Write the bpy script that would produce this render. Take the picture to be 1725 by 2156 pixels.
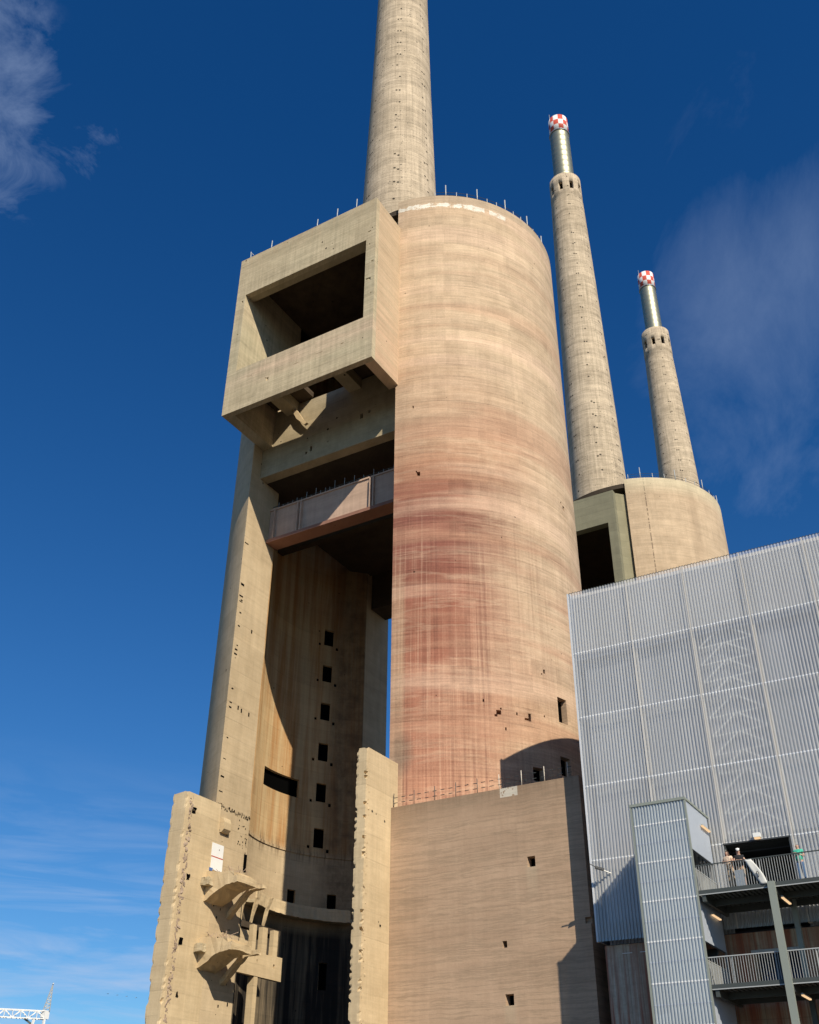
import bpy, bmesh, math, random
from mathutils import Vector, Matrix
random.seed(7)
R = math.radians
sc = bpy.context.scene
for o in list(bpy.data.objects): bpy.data.objects.remove(o)
C = bpy.data.collections.new('scene'); sc.collection.children.link(C)
GZ = -1.6                                  # ground level, the eye is the origin

# ---------------------------------------------------------------- camera
cam = bpy.data.cameras.new('camera'); co = bpy.data.objects.new('camera', cam); C.objects.link(co)
Xc = Vector((0.86092012, -0.2721602, -0.42982016))     # world axes in camera space (x right, y down, z ahead)
Yc = Vector((0.50871074, 0.4696228, 0.72157315))
Zc = Vector((0.00546985, -0.83987097, 0.54275854))
M = Matrix(((Xc.x, -Xc.y, -Xc.z, 0), (Yc.x, -Yc.y, -Yc.z, 0), (Zc.x, -Zc.y, -Zc.z, 0), (0, 0, 0, 1)))
co.matrix_world = M
cam.sensor_fit = 'VERTICAL'; cam.sensor_height = 24; cam.lens = 2183/2156*24
cam.clip_start = .1; cam.clip_end = 9000
sc.camera = co
sc.cycles.diffuse_bounces = 3

# ---------------------------------------------------------------- light
SUND = Vector((-1, .77, -.915)).normalized()             # direction the light travels
to_sun = -SUND
SKY_STR, SUN_STR, EXPO = .066, 5.0, .08
el = math.asin(to_sun.z); az = math.atan2(to_sun.x, to_sun.y)
sun = bpy.data.lights.new('sun', 'SUN'); so = bpy.data.objects.new('sun', sun); C.objects.link(so)
so.rotation_euler = SUND.to_track_quat('-Z', 'Y').to_euler(); so.location = (60, -60, 120)
sun.energy = SUN_STR; sun.angle = R(.53); sun.color = (1, .90, .74)
W = bpy.data.worlds.new('World'); sc.world = W; W.use_nodes = True
sc.view_settings.view_transform = 'Standard'; sc.view_settings.look = 'None'
sc.view_settings.exposure = EXPO; sc.view_settings.gamma = 1

class G:
    """small helper to wire shader nodes"""
    def __init__(s, tree): s.t = tree
    def n(s, typ, ins=None, **kw):
        nd = s.t.nodes.new(typ)
        for k, v in kw.items(): setattr(nd, k, v)
        for k, v in (ins or {}).items():
            sk = nd.inputs[k]
            if isinstance(v, bpy.types.NodeSocket): s.t.links.new(v, sk)
            else: sk.default_value = v
        return nd
    def m(s, op, a, b=0.0, c=None, clamp=False):
        ins = {0: a, 1: b}
        if c is not None: ins[2] = c
        return s.n('ShaderNodeMath', ins, operation=op, use_clamp=clamp).outputs[0]
    def xyz(s, x=0.0, y=0.0, z=0.0): return s.n('ShaderNodeCombineXYZ', {0: x, 1: y, 2: z}).outputs[0]
    def noise(s, v, scale=1.0, detail=4.0, rough=.55, dist=0.0):
        return s.n('ShaderNodeTexNoise', {'Vector': v, 'Scale': scale, 'Detail': detail, 'Roughness': rough, 'Distortion': dist}).outputs['Fac']
    def ramp(s, f, stops, interp='LINEAR'):
        nd = s.n('ShaderNodeValToRGB', {0: f}); cr = nd.color_ramp; cr.interpolation = interp
        while len(cr.elements) < len(stops): cr.elements.new(.5)
        for e, (p, c) in zip(cr.elements, stops):
            e.position = p; e.color = (c, c, c, 1) if not isinstance(c, (tuple, list)) else (*c, 1)
        return nd.outputs[0]
    def mr(s, v, a, b, c=0.0, d=1.0, smooth=False):
        return s.n('ShaderNodeMapRange', {0: v, 1: a, 2: b, 3: c, 4: d}, interpolation_type='SMOOTHSTEP' if smooth else 'LINEAR').outputs[0]
    def mix(s, f, a, b, mode='MIX'):
        nd = s.n('ShaderNodeMix', data_type='RGBA', blend_type=mode)
        for i, v in ((0, f), (6, a), (7, b)):
            if isinstance(v, bpy.types.NodeSocket): s.t.links.new(v, nd.inputs[i])
            else: nd.inputs[i].default_value = v if i == 0 else (*v, 1)[:4]
        return nd.outputs[2]

# sky with thin cirrus
g = G(W.node_tree); W.node_tree.nodes.clear()
sky = g.n('ShaderNodeTexSky', sky_type='NISHITA', sun_disc=False, sun_elevation=el, sun_rotation=az,
          altitude=0, air_density=1.0, dust_density=.35, ozone_density=2.6)
dirv = g.n('ShaderNodeTexCoord').outputs['Generated']
sep = g.n('ShaderNodeSeparateXYZ', {0: dirv})
skyc = g.n('ShaderNodeHueSaturation', {'Saturation': 1.22, 'Value': 1.0, 'Color': sky.outputs[0]}).outputs[0]
zc = g.m('MAXIMUM', sep.outputs[2], .03)
# the blue deepens towards the zenith
deep = g.mr(sep.outputs[2], .10, .88, 1.0, .60)
skyc = g.mix(1.0, skyc, g.n('ShaderNodeCombineColor', {0: g.mr(sep.outputs[2], .12, .80, .78, .27), 1: g.mr(sep.outputs[2], .12, .80, 1.16, .95), 2: g.mr(sep.outputs[2], .12, .80, 1.47, 1.42)}).outputs[0], 'MULTIPLY')
px = g.m('DIVIDE', sep.outputs[0], g.m('ADD', zc, .12)); py = g.m('DIVIDE', sep.outputs[1], g.m('ADD', zc, .12))
cv = g.xyz(px, py, 0)
def blob(d, inner, outer):
    v = Vector(d).normalized()
    dp = g.n('ShaderNodeVectorMath', {0: dirv, 1: v}, operation='DOT_PRODUCT').outputs['Value']
    return g.mr(dp, math.cos(R(outer)), math.cos(R(inner)), 0, 1, True)
def pxdir(x, y):
    c = Vector((x-862.5, y-1078, 2183)); return (Xc.dot(c), Yc.dot(c), Zc.dot(c))
n1 = g.noise(g.xyz(g.m('MULTIPLY', px, 9.5), g.m('MULTIPLY', py, 8.0), 2.3), 1.0, 10, .66, .9)
n2 = g.noise(g.xyz(g.m('ADD', g.m('MULTIPLY', px, 3.4), g.m('MULTIPLY', py, 1.6)), g.m('MULTIPLY', py, 1.5), 4.3), 1.0, 9, .66, 1.0)
n3 = g.noise(g.xyz(g.m('MULTIPLY', g.m('ARCTAN2', sep.outputs[0], sep.outputs[1]), 4.0), g.m('MULTIPLY', sep.outputs[2], 30.0), 1.0), 1.0, 7, .6, .9)
mA = g.m('ADD', blob(pxdir(-170, 60), 1.5, 7), g.m('ADD', g.m('MULTIPLY', blob(pxdir(-80, 320), .8, 5.0), .65), g.m('MULTIPLY', blob(pxdir(120, 250), .3, 4), .6)))
cA = g.m('MULTIPLY', g.mr(mA, 0, .35), g.mr(g.m('ADD', g.m('MINIMUM', mA, 1.1), g.m('MULTIPLY', g.m('SUBTRACT', n1, .5), 5.0)), .35, 2.4, 0, .42))
mB = g.m('ADD', blob(pxdir(1720, 800), 2, 13), g.m('MULTIPLY', blob(pxdir(1650, 350), 2, 12), .5))
cB = g.m('MULTIPLY', g.mr(mB, 0, .6), g.mr(g.m('ADD', mB, g.m('MULTIPLY', g.m('SUBTRACT', n2, .5), 3.0)), .75, 2.3, 0, .26))
cC = g.m('MULTIPLY', g.mr(sep.outputs[2], .34, .12, 0, 1, True), g.mr(n3, .43, .72, 0, .8))
cl = g.m('ADD', g.m('ADD', cA, cB), cC, clamp=True)
cloud = (6.5, 8.2, 11.5)
fin = g.mix(cl, skyc, cloud)
bg = g.n('ShaderNodeBackground', {'Color': fin, 'Strength': SKY_STR})
g.t.links.new(bg.outputs[0], g.n('ShaderNodeOutputWorld').inputs[0])

# ---------------------------------------------------------------- materials
def newmat(name):
    m = bpy.data.materials.new(name); m.use_nodes = True; m.node_tree.nodes.clear(); return m, G(m.node_tree)
def principled(g, col, rough=.85, metal=0.0, bump=None, bstr=.3, bdist=.05, spec=.3):
    b = g.n('ShaderNodeBsdfPrincipled')
    for k, v in (('Base Color', col), ('Roughness', rough), ('Metallic', metal), ('Specular IOR Level', spec)):
        if isinstance(v, bpy.types.NodeSocket): g.t.links.new(v, b.inputs[k])
        else: b.inputs[k].default_value = (*v, 1) if k == 'Base Color' else v
    if bump is not None:
        bp = g.n('ShaderNodeBump', {'Strength': bstr, 'Distance': bdist, 'Height': bump}); g.t.links.new(bp.outputs[0], b.inputs['Normal'])
    return b
def out(g, sh): g.t.links.new(sh.outputs[0], g.n('ShaderNodeOutputMaterial').inputs[0])

def concrete(name, lo, hi, cyl=None, band=.25, board=.25, lift=1.2, liftamt=.25, pits=.5, extra=None, panel=0.0, ties=None, seed=0.0, fine=.2, pl=.30, lv=.10):
    m, g = newmat(name)
    pos = g.n('ShaderNodeNewGeometry').outputs['Position']; sp = g.n('ShaderNodeSeparateXYZ', {0: pos})
    x, y, z = sp.outputs
    if cyl:
        cx, cy, rr = cyl
        th = g.m('ARCTAN2', g.m('SUBTRACT', x, cx), g.m('SUBTRACT', cy, y))   # 0 = facing -Y, + towards +X
        s = g.m('MULTIPLY', th, rr)
    else: s = g.m('ADD', x, y); th = s
    big = g.noise(g.xyz(g.m('MULTIPLY', s, .05), g.m('MULTIPLY', z, .12), seed), 1, 5, .6, .6)
    mid = g.noise(pos, .9, 6, .65)
    bandn = g.noise(g.xyz(g.m('MULTIPLY', s, .06), g.m('MULTIPLY', z, 1.1), seed+3), 1, 7, .62, .35)
    bandf = g.noise(g.xyz(g.m('MULTIPLY', s, .35), g.m('MULTIPLY', z, 7.5), seed+7), 1, 4, .6, .1)
    brd = g.noise(g.xyz(g.m('MULTIPLY', s, 3.4), g.m('MULTIPLY', z, .10), seed+5), 1, 5, .65)
    grain = g.noise(pos, 7.0, 5, .7)
    f = g.m('ADD', g.m('MULTIPLY', big, .5), g.m('MULTIPLY', mid, .5))
    col = g.mix(g.mr(f, .34, .66), lo, hi)
    # tone multiplier
    t = g.m('ADD', 1.0, g.m('MULTIPLY', g.m('SUBTRACT', bandn, .5), 2*band))
    t = g.m('ADD', t, g.m('MULTIPLY', g.m('SUBTRACT', bandf, .5), 1.2*fine))
    t = g.m('ADD', t, g.m('MULTIPLY', g.m('SUBTRACT', brd, .5), 1.6*board))
    t = g.m('ADD', t, g.m('MULTIPLY', g.m('SUBTRACT', grain, .5), .8*fine))
    grit = g.noise(pos, 24.0, 3, .7); t = g.m('ADD', t, g.m('MULTIPLY', g.m('SUBTRACT', grit, .5), .9*fine))
    # lift lines and vertical panel joints
    zz = g.m('DIVIDE', z, lift); fr = g.m('FRACT', g.m('ADD', zz, g.m('MULTIPLY', g.noise(g.xyz(g.m('MULTIPLY', s, .4), z, 2), 1, 2), .06)))
    line = g.m('LESS_THAN', fr, .06)
    brk = g.mr(g.noise(g.xyz(g.m('MULTIPLY', s, .5), g.m('MULTIPLY', g.m('FLOOR', zz), 3.7), 1), 1, 3), .45, .62)
    t = g.m('SUBTRACT', t, g.m('MULTIPLY', g.m('MULTIPLY', line, brk), liftamt))
    hgt = g.m('SUBTRACT', g.m('MULTIPLY', grain, .5), g.m('MULTIPLY', line, .6))
    lc = g.n('ShaderNodeTexWhiteNoise', {0: g.xyz(g.m('FLOOR', g.m('DIVIDE', s, 5.7)), g.m('FLOOR', zz), 3)}, noise_dimensions='3D').outputs[0]
    t = g.m('ADD', t, g.m('MULTIPLY', g.m('SUBTRACT', lc, .5), lv))
    if panel:
        fs = g.m('FRACT', g.m('DIVIDE', s, panel)); vl = g.m('LESS_THAN', fs, .035)
        brk2 = g.mr(g.noise(g.xyz(g.m('MULTIPLY', g.m('FLOOR', g.m('DIVIDE', s, panel)), 5.3), g.m('MULTIPLY', z, .09), 8), 1, 3), .42, .60)
        t = g.m('SUBTRACT', t, g.m('MULTIPLY', g.m('MULTIPLY', vl, brk2), pl))
        # every panel slightly different
        cell = g.n('ShaderNodeTexWhiteNoise', {0: g.xyz(g.m('FLOOR', g.m('DIVIDE', s, panel)), g.m('FLOOR', zz), 0)}, noise_dimensions='3D').outputs[0]
        t = g.m('ADD', t, g.m('MULTIPLY', g.m('SUBTRACT', cell, .5), .10))
    if pits:
        vo = g.n('ShaderNodeTexVoronoi', {'Vector': pos, 'Scale': 1.1, 'Randomness': 1.0}).outputs['Distance']
        msk = g.mr(g.noise(pos, .35, 3), .50, .66)
        pit = g.m('MULTIPLY', g.m('LESS_THAN', vo, g.m('MULTIPLY', msk, .12)), pits)
        t = g.m('SUBTRACT', t, pit)
    if ties:   # pairs of tie holes in vertical rows on the chimney shafts
        step, zst, rad = ties
        a1 = g.m('DIVIDE', th, step); fa = g.m('SUBTRACT', g.m('FRACT', a1), .5)
        da = g.m('MULTIPLY', g.m('SUBTRACT', g.m('ABSOLUTE', fa), .055), step*cyl[2])
        jit = g.m('MULTIPLY', g.n('ShaderNodeTexWhiteNoise', {0: g.xyz(g.m('FLOOR', a1), g.m('FLOOR', g.m('DIVIDE', z, zst)), g.m('GREATER_THAN', fa, 0.0))}, noise_dimensions='3D').outputs[0], 1.0)
        dz = g.m('MULTIPLY', g.m('SUBTRACT', g.m('FRACT', g.m('DIVIDE', z, zst)), g.m('ADD', .4, g.m('MULTIPLY', jit, .25))), zst)
        d2 = g.m('ADD', g.m('POWER', g.m('ABSOLUTE', da), 2.0), g.m('POWER', g.m('ABSOLUTE', dz), 2.0))
        hole = g.m('MULTIPLY', g.m('LESS_THAN', d2, rad*rad), g.m('GREATER_THAN', jit, .30))
        t = g.m('MULTIPLY', t, g.m('SUBTRACT', 1.0, g.m('MULTIPLY', hole, .85)))
    t = g.m('MAXIMUM', t, .08)
    env = dict(g=g, x=x, y=y, z=z, s=s, th=th, pos=pos, big=big, mid=mid, bandn=bandn, brd=brd, grain=grain)
    if extra: col, t = extra(env, col, t)
    col = g.mix(1.0, col, g.n('ShaderNodeCombineColor', {0: t, 1: t, 2: t}).outputs[0], 'MULTIPLY')
    out(g, principled(g, col, .9, 0, hgt, .35, .05, .15)); return m

TAN_LO, TAN_HI = (.46, .335, .20), (.60, .45, .285)
def red_shell(e, col, t):
    g = e['g']; z = e['z']
    wob = g.noise(g.xyz(g.m('MULTIPLY', e['s'], .09), g.m('MULTIPLY', z, .10), 17.0), 1, 4, .6, .5)
    zn = g.m('ADD', z, g.m('ADD', 3.6, g.m('MULTIPLY', g.m('SUBTRACT', wob, .5), 12.0)))
    side = g.mr(g.m('ADD', e['th'], g.m('MULTIPLY', g.m('SUBTRACT', wob, .5), .9)), .40, 1.35, 1.0, .10, True)
    red = g.ramp(g.m('DIVIDE', zn, 80.0), [(.25, .80), (.38, .95), (.47, 1.0), (.57, 1.0), (.62, .78), (.67, .42), (.74, .18), (.84, .05)])
    redc = g.ramp(g.m('DIVIDE', zn, 80.0), [(.25, (.50, .255, .165)), (.38, (.40, .175, .108)), (.46, (.30, .12, .078)), (.55, (.225, .086, .058)), (.61, (.36, .17, .10)), (.80, (.50, .30, .19))])
    f = g.m('MULTIPLY', red, side); f = g.m('MULTIPLY', f, g.mr(e['bandn'], .32, .68, 1.2, .84))
    col = g.mix(g.m('MINIMUM', f, 1.0), col, redc)
    # vertical run-off streaks low on the shell
    st = g.noise(g.xyz(g.m('MULTIPLY', e['s'], 5.2), g.m('MULTIPLY', z, .045), 2.0), 1, 3, .6)
    st2 = g.noise(g.xyz(g.m('MULTIPLY', e['s'], .55), g.m('MULTIPLY', z, .02), 6.0), 1, 3, .6)
    low = g.m('MULTIPLY', g.mr(g.m('ADD', z, g.m('MULTIPLY', g.m('SUBTRACT', g.noise(g.xyz(g.m('MULTIPLY', e['s'], 2.0), 0, 1), 1, 2), .5), 9.0)), 43.0, 35.0, 0, 1, True), g.mr(e['th'], .35, 1.0, 1.0, .25))
    k = g.m('MULTIPLY', g.m('MULTIPLY', g.mr(st, .49, .58), g.mr(st2, .38, .56, .25, 1.0)), low)
    col = g.mix(g.m('MULTIPLY', k, .75), col, (.15, .06, .045))
    lft = g.m('MULTIPLY', g.mr(e['x'], -32.75, -33.05), g.mr(z, 38, 33)); col = g.mix(g.m('MULTIPLY', lft, .5), col, (.50, .36, .225))
    dusk = g.m('MULTIPLY', g.m('MULTIPLY', g.mr(g.m('ABSOLUTE', g.m('SUBTRACT', z, 40.0)), 6.5, 1.5, 0, 1, True), g.mr(e['th'], .25, 1.0, 1.0, 0.0, True)), g.mr(e['bandn'], .36, .60, 1.0, .35)); col = g.mix(g.m('MULTIPLY', dusk, .5), col, (.26, .105, .082))
    pale = g.m('MULTIPLY', g.mr(st, .46, .36), low); col = g.mix(g.m('MULTIPLY', pale, .35), col, (.66, .44, .30))
    # pale wavy pour lines
    ln = g.noise(g.xyz(g.m('MULTIPLY', e['s'], .05), g.m('MULTIPLY', z, .34), 9.0), 1, 6, .65, .3)
    pl = g.m('MULTIPLY', g.mr(g.m('ABSOLUTE', g.m('SUBTRACT', ln, .5)), .035, .0), .22)
    col = g.mix(pl, col, (.68, .50, .34))
    wide = g.noise(g.xyz(g.m('MULTIPLY', e['s'], .035), g.m('MULTIPLY', z, .42), 21.0), 1, 3, .5, .25)
    col = g.mix(g.mr(wide, .54, .66, 0, .45), col, (.66, .47, .33)); col = g.mix(g.m('MULTIPLY', g.mr(wide, .47, .36, 0, .5), g.mr(z, 70, 50, .35, 1)), col, (.42, .235, .15))
    # flaking white coat just under the rim
    top = g.m('ADD', 74.0, g.m('MULTIPLY', g.m('SUBTRACT', g.noise(g.xyz(g.m('MULTIPLY', e['s'], .8), 0, 3), 1, 7, .75), .5), 1.1))
    bot = g.m('ADD', 73.5, g.m('MULTIPLY', g.m('SUBTRACT', g.noise(g.xyz(g.m('MULTIPLY', e['s'], .8), g.m('MULTIPLY', z, .8), 13), 1, 7, .75), .5), 1.5))
    w = g.m('MULTIPLY', g.m('GREATER_THAN', z, bot), g.m('LESS_THAN', z, top))
    w = g.m('MULTIPLY', w, g.m('MULTIPLY', g.m('GREATER_THAN', e['x'], -33.9), g.m('LESS_THAN', e['th'], 1.08)))
    gap = g.m('LESS_THAN', g.m('ABSOLUTE', g.m('SUBTRACT', e['th'], .90)), .022)
    w = g.m('MULTIPLY', w, g.m('SUBTRACT', 1.0, gap))
    col = g.mix(g.m('MULTIPLY', w, g.mr(g.noise(e['pos'], 2.2, 5, .7), .40, .50)), col, (.74, .69, .58))
    rim = g.m('GREATER_THAN', z, 74.1); col = g.mix(g.m('MULTIPLY', rim, .45), col, (.34, .28, .20))
    # dark repair smudge beside the fin
    d = g.m('ADD', g.m('POWER', g.m('MULTIPLY', g.m('SUBTRACT', z, 22.9), .75), 2.0), g.m('POWER', g.m('MULTIPLY', g.m('SUBTRACT', e['x'], -33.0), 1.4), 2.0))
    col = g.mix(g.mr(d, 1.6, .1, 0, .55), col, (.16, .125, .09))
    return col, t
def left_shell(e, col, t):
    g = e['g']; z = e['z']
    dx = g.m('ADD', e['x'], 43.3); dy = g.m('SUBTRACT', e['y'], 67.1)
    rr = g.m('SQRT', g.m('ADD', g.m('MULTIPLY', dx, dx), g.m('MULTIPLY', dy, dy)))
    inner = g.m('MULTIPLY', g.m('LESS_THAN', rr, 9.75), g.mr(z, 22.6, 23.3))
    st = g.noise(g.xyz(g.m('MULTIPLY', e['th'], 9.0), g.m('MULTIPLY', z, .045), 4.0), 1, 5, .7, .4)
    col = g.mix(inner, col, (.54, .39, .21))
    f = g.m('MULTIPLY', inner, g.mr(st, .42, .62, .0, .85))
    col = g.mix(f, col, (.38, .18, .06))
    wallshade = g.m('MULTIPLY', g.m('MULTIPLY', g.m('LESS_THAN', rr, 9.75), g.mr(e['th'], -2.05, -2.25)), g.mr(e['mid'], .3, .7, .85, .4)); col = g.mix(wallshade, col, (.10, .07, .045))  # back of the inner wall coloured darker to deepen its shade
    st3 = g.noise(g.xyz(g.m('MULTIPLY', e['th'], 26.0), g.m('MULTIPLY', z, .03), 7.0), 1, 4, .7)
    col = g.mix(g.m('MULTIPLY', inner, g.mr(st3, .60, .70, 0, .45)), col, (.24, .10, .04))
    # smoke blackening low on the inner wall, with painted shade under the balcony
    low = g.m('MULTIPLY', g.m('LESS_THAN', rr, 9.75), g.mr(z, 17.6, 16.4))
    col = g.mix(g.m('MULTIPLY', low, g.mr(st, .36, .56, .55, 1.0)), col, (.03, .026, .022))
    # dark drips under the groove
    dr = g.m('MULTIPLY', g.m('MULTIPLY', g.m('LESS_THAN', rr, 9.75), g.mr(g.m('ABSOLUTE', g.m('SUBTRACT', z, 22.8)), .9, .0)), g.mr(st3, .50, .62, 0, .8))
    col = g.mix(dr, col, (.10, .06, .035))
    return col, t
def green_stain(e, col, t):
    g = e['g']
    p_ = g.m('MULTIPLY', g.mr(g.m('ABSOLUTE', g.m('SUBTRACT', e['z'], 56.9)), 1.6, .4), g.mr(e['bandn'], .35, .6, .3, 1)); col = g.mix(g.m('MULTIPLY', p_, .6), col, (.60, .43, .30))
    v_ = g.m('MULTIPLY', g.mr(e['z'], 69.2, 71.4), g.mr(e['brd'], .46, .60)); col = g.mix(g.m('MULTIPLY', v_, .55), col, (.34, .24, .14))
    return g.mix(g.mr(e['big'], .46, .60, 0, .5), col, (.42, .38, .25)), t
def speckle(e, col, t):
    g = e['g']
    v = g.n('ShaderNodeTexVoronoi', {'Vector': e['pos'], 'Scale': 2.4, 'Randomness': 1.0}).outputs['Distance']
    m_ = g.mr(g.noise(g.xyz(g.m('MULTIPLY', e['s'], .5), g.m('MULTIPLY', e['z'], .12), 3), 1, 4), .42, .62)
    sp_ = g.m('LESS_THAN', v, g.m('MULTIPLY', m_, .24))
    col = g.mix(g.m('MULTIPLY', sp_, .7), col, (.12, .10, .075))
    st = g.noise(g.xyz(g.m('MULTIPLY', e['s'], 2.2), g.m('MULTIPLY', e['z'], .06), 2), 1, 6, .7)
    return g.mix(g.mr(st, .54, .70, 0, .5), col, (.27, .225, .155)), t
def pink_side(e, col, t):
    g = e['g']
    f = g.mr(e['z'], 62, 56, .25, .75)
    return g.mix(g.m('MULTIPLY', f, g.mr(e['bandn'], .4, .6, .35, 1)), col, (.60, .40, .26)), t
def shell2x(e, col, t):
    g = e['g']; z = e['z']
    d = g.m('ABSOLUTE', g.m('SUBTRACT', e['s'], 11.5))
    col = g.mix(g.m('MULTIPLY', g.mr(d, 1.1, .3), g.mr(z, 60, 75, .35, .5)), col, (.36, .26, .17))
    crack = g.m('MULTIPLY', g.m('LESS_THAN', g.m('ABSOLUTE', g.m('SUBTRACT', e['s'], 5.3)), .07), g.m('GREATER_THAN', g.noise(g.xyz(0, 0, g.m('MULTIPLY', z, 1.5)), 1, 2), .47))
    col = g.mix(g.m('MULTIPLY', crack, .7), col, (.14, .10, .07))
    top = g.mr(z, 72.5, 74.5, 0, .55); col = g.mix(top, col, (.62, .56, .38))
    return col, t
def annexx(e, col, t):
    g = e['g']; z = e['z']
    brn = g.m('MULTIPLY', g.mr(z, 17.3, 18.8), g.mr(e['brd'], .35, .65, .4, 1)); col = g.mix(g.m('MULTIPLY', brn, .6), col, (.17, .115, .07))
    zp = g.m('ADD', z, g.m('MULTIPLY', g.m('SUBTRACT', g.noise(g.xyz(g.m('MULTIPLY', e['s'], .4), g.m('MULTIPLY', z, .3), 2), 1, 5, .6, .4), .5), .35))
    w = g.noise(g.xyz(g.m('MULTIPLY', e['s'], .10), g.m('MULTIPLY', zp, 2.6), 5), 1, 5, .7)
    col = g.mix(g.mr(g.m('ABSOLUTE', g.m('SUBTRACT', w, .5)), .04, .0, 0, .5), col, (.25, .19, .125))
    wp = g.m('MULTIPLY', g.m('MULTIPLY', g.m('GREATER_THAN', e['x'], -25.4), g.m('LESS_THAN', e['x'], -24.3)), g.m('MULTIPLY', g.m('GREATER_THAN', z, 18.42), g.m('GREATER_THAN', g.noise(e['pos'], 3.5, 4, .7), .42)))
    col = g.mix(g.m('MULTIPLY', wp, .85), col, (.62, .57, .47))
    # pale runs under the three openings
    for cx_, zt_ in ((-23.7, 14.4), (-25.33, 7.6)):
        k = g.m('MULTIPLY', g.mr(g.m('ABSOLUTE', g.m('SUBTRACT', e['x'], cx_)), .42, .2), g.m('MULTIPLY', g.mr(z, zt_-1.7, zt_), g.m('LESS_THAN', z, zt_+.1)))
        col = g.mix(g.m('MULTIPLY', k, .4), col, (.46, .38, .26))
    return col, t

MAT = {}
MAT['shellR'] = concrete('shell_right', (.46, .335, .215), (.60, .455, .305), (-35.4, 65.2, 10.8), .28, .16, 1.25, .18, .6, red_shell, .62, fine=.58, pl=.09, lv=.16)
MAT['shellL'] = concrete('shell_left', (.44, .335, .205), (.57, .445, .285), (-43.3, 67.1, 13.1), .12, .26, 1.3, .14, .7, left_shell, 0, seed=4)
MAT['box'] = concrete('box_concrete', (.42, .345, .22), (.60, .495, .33), None, .24, .50, .42, .34, 1.0, green_stain, 0, seed=9, fine=.55)
MAT['boxshade'] = concrete('box_shade_concrete', (.05, .036, .026), (.13, .095, .062), None, .14, .20, .8, .2, .6, None, 0, seed=10)  # box interior concrete, its shade put into the darker colour
MAT['boxside'] = concrete('box_side_concrete', (.48, .36, .225), (.60, .46, .30), None, .14, .10, .38, .26, .8, pink_side, 0, seed=11, fine=.5)
MAT['fin'] = concrete('fin_concrete', (.50, .38, .225), (.64, .50, .31), None, .14, .22, 1.4, .10, .9, None, 0, seed=13)
MAT['lintel'] = concrete('lintel_concrete', (.33, .27, .17), (.52, .43, .285), None, .12, .22, .9, .18, 1.0, None, 0, seed=15)
MAT['girder'] = concrete('girder_concrete', (.43, .30, .225), (.55, .39, .29), None, .25, .25, 3.0, .05, .9, None, 0, seed=17)
MAT['flange'] = concrete('flange_concrete', (.26, .13, .09), (.34, .18, .13), None, .10, .10, 3.0, .05, .6, None, 0, seed=18)
MAT['annex'] = concrete('annex_concrete', (.41, .28, .185), (.49, .345, .235), None, .16, .14, 2.1, .06, 0, annexx, 0, seed=19)
MAT['grey'] = concrete('grey_concrete', (.20, .19, .13), (.26, .245, .165), None, .12, .18, 1.1, .18, .4, None, 0, seed=23)
MAT['greyside'] = concrete('grey_side_concrete', (.24, .22, .14), (.30, .27, .175), None, .12, .18, 1.1, .18, .4, None, 0, seed=24)
MAT['shell2'] = concrete('shell_second', (.44, .325, .21), (.56, .425, .285), (-34.9, 118.0, 11.6), .20, .16, 1.25, .14, .5, shell2x, .8, seed=29, fine=.5, pl=.1)
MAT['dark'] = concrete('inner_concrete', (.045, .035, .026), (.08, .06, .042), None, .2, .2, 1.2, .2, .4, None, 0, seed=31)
MAT['rubble'] = concrete('broken_concrete', (.26, .19, .14), (.50, .38, .28), None, .4, .2, .3, .3, 1.0, None, 0, seed=37, fine=1.0)
def chim(name, cx, cy, rr, seed):
    return concrete(name, (.395, .318, .222), (.58, .472, .34), (cx, cy, rr), .42, .62, 1.25, .22, .9, speckle, .72, (2*math.pi/7, 2.5, .14), seed, .95)
C1 = (-43.0, 69.5); C2 = (-40.5, 122.4); C3 = (-41.3, 175.2)
MAT['ch1'] = chim('chimney_near', *C1, 4.0, 41); MAT['ch2'] = chim('chimney_middle', *C2, 3.5, 43); MAT['ch3'] = chim('chimney_far', *C3, 3.4, 47)

def simple(name, col, rough=.6, metal=0.0, nz=.15, scale=3.0, spec=.4):
    m, g = newmat(name); pos = g.n('ShaderNodeNewGeometry').outputs['Position']
    n = g.noise(pos, scale, 5, .6); t = g.m('ADD', 1-nz/2, g.m('MULTIPLY', n, nz))
    c = g.mix(1.0, col, g.n('ShaderNodeCombineColor', {0: t, 1: t, 2: t}).outputs[0], 'MULTIPLY')
    out(g, principled(g, c, rough, metal, n, .1, .01, spec)); return m
MAT['flue'] = simple('brushed_flue_steel', (.40, .385, .27), .46, .85, .25, 1.2)
def cap_mat(name, cx, cy, z0, h):
    m, g = newmat(name); sp = g.n('ShaderNodeSeparateXYZ', {0: g.n('ShaderNodeNewGeometry').outputs['Position']})
    a = g.m('ARCTAN2', g.m('SUBTRACT', sp.outputs[0], cx), g.m('SUBTRACT', cy, sp.outputs[1]))
    u = g.m('FLOOR', g.m('ADD', g.m('DIVIDE', a, 2*math.pi/12), 20.3)); v = g.m('FLOOR', g.m('DIVIDE', g.m('SUBTRACT', sp.outputs[2], z0), h/3))
    f = g.m('GREATER_THAN', g.m('MODULO', g.m('ADD', g.m('ADD', u, v), 12.0), 2.0), .5)
    out(g, principled(g, g.mix(f, (.82, .80, .78), (.62, .10, .06)), .5)); return m
MAT['steel'] = simple('galvanised_steel', (.40, .43, .44), .45, .6)
MAT['darksteel'] = simple('dark_green_grey_steel', (.075, .085, .08), .55, .3)
MAT['post'] = simple('sage_painted_steel', (.25, .275, .24), .5, 0, .1)
MAT['greyrail'] = simple('grey_rail_steel', (.46, .47, .45), .5, .2)
MAT['white'] = simple('white_painted_metal', (.80, .80, .77), .5)
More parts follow.
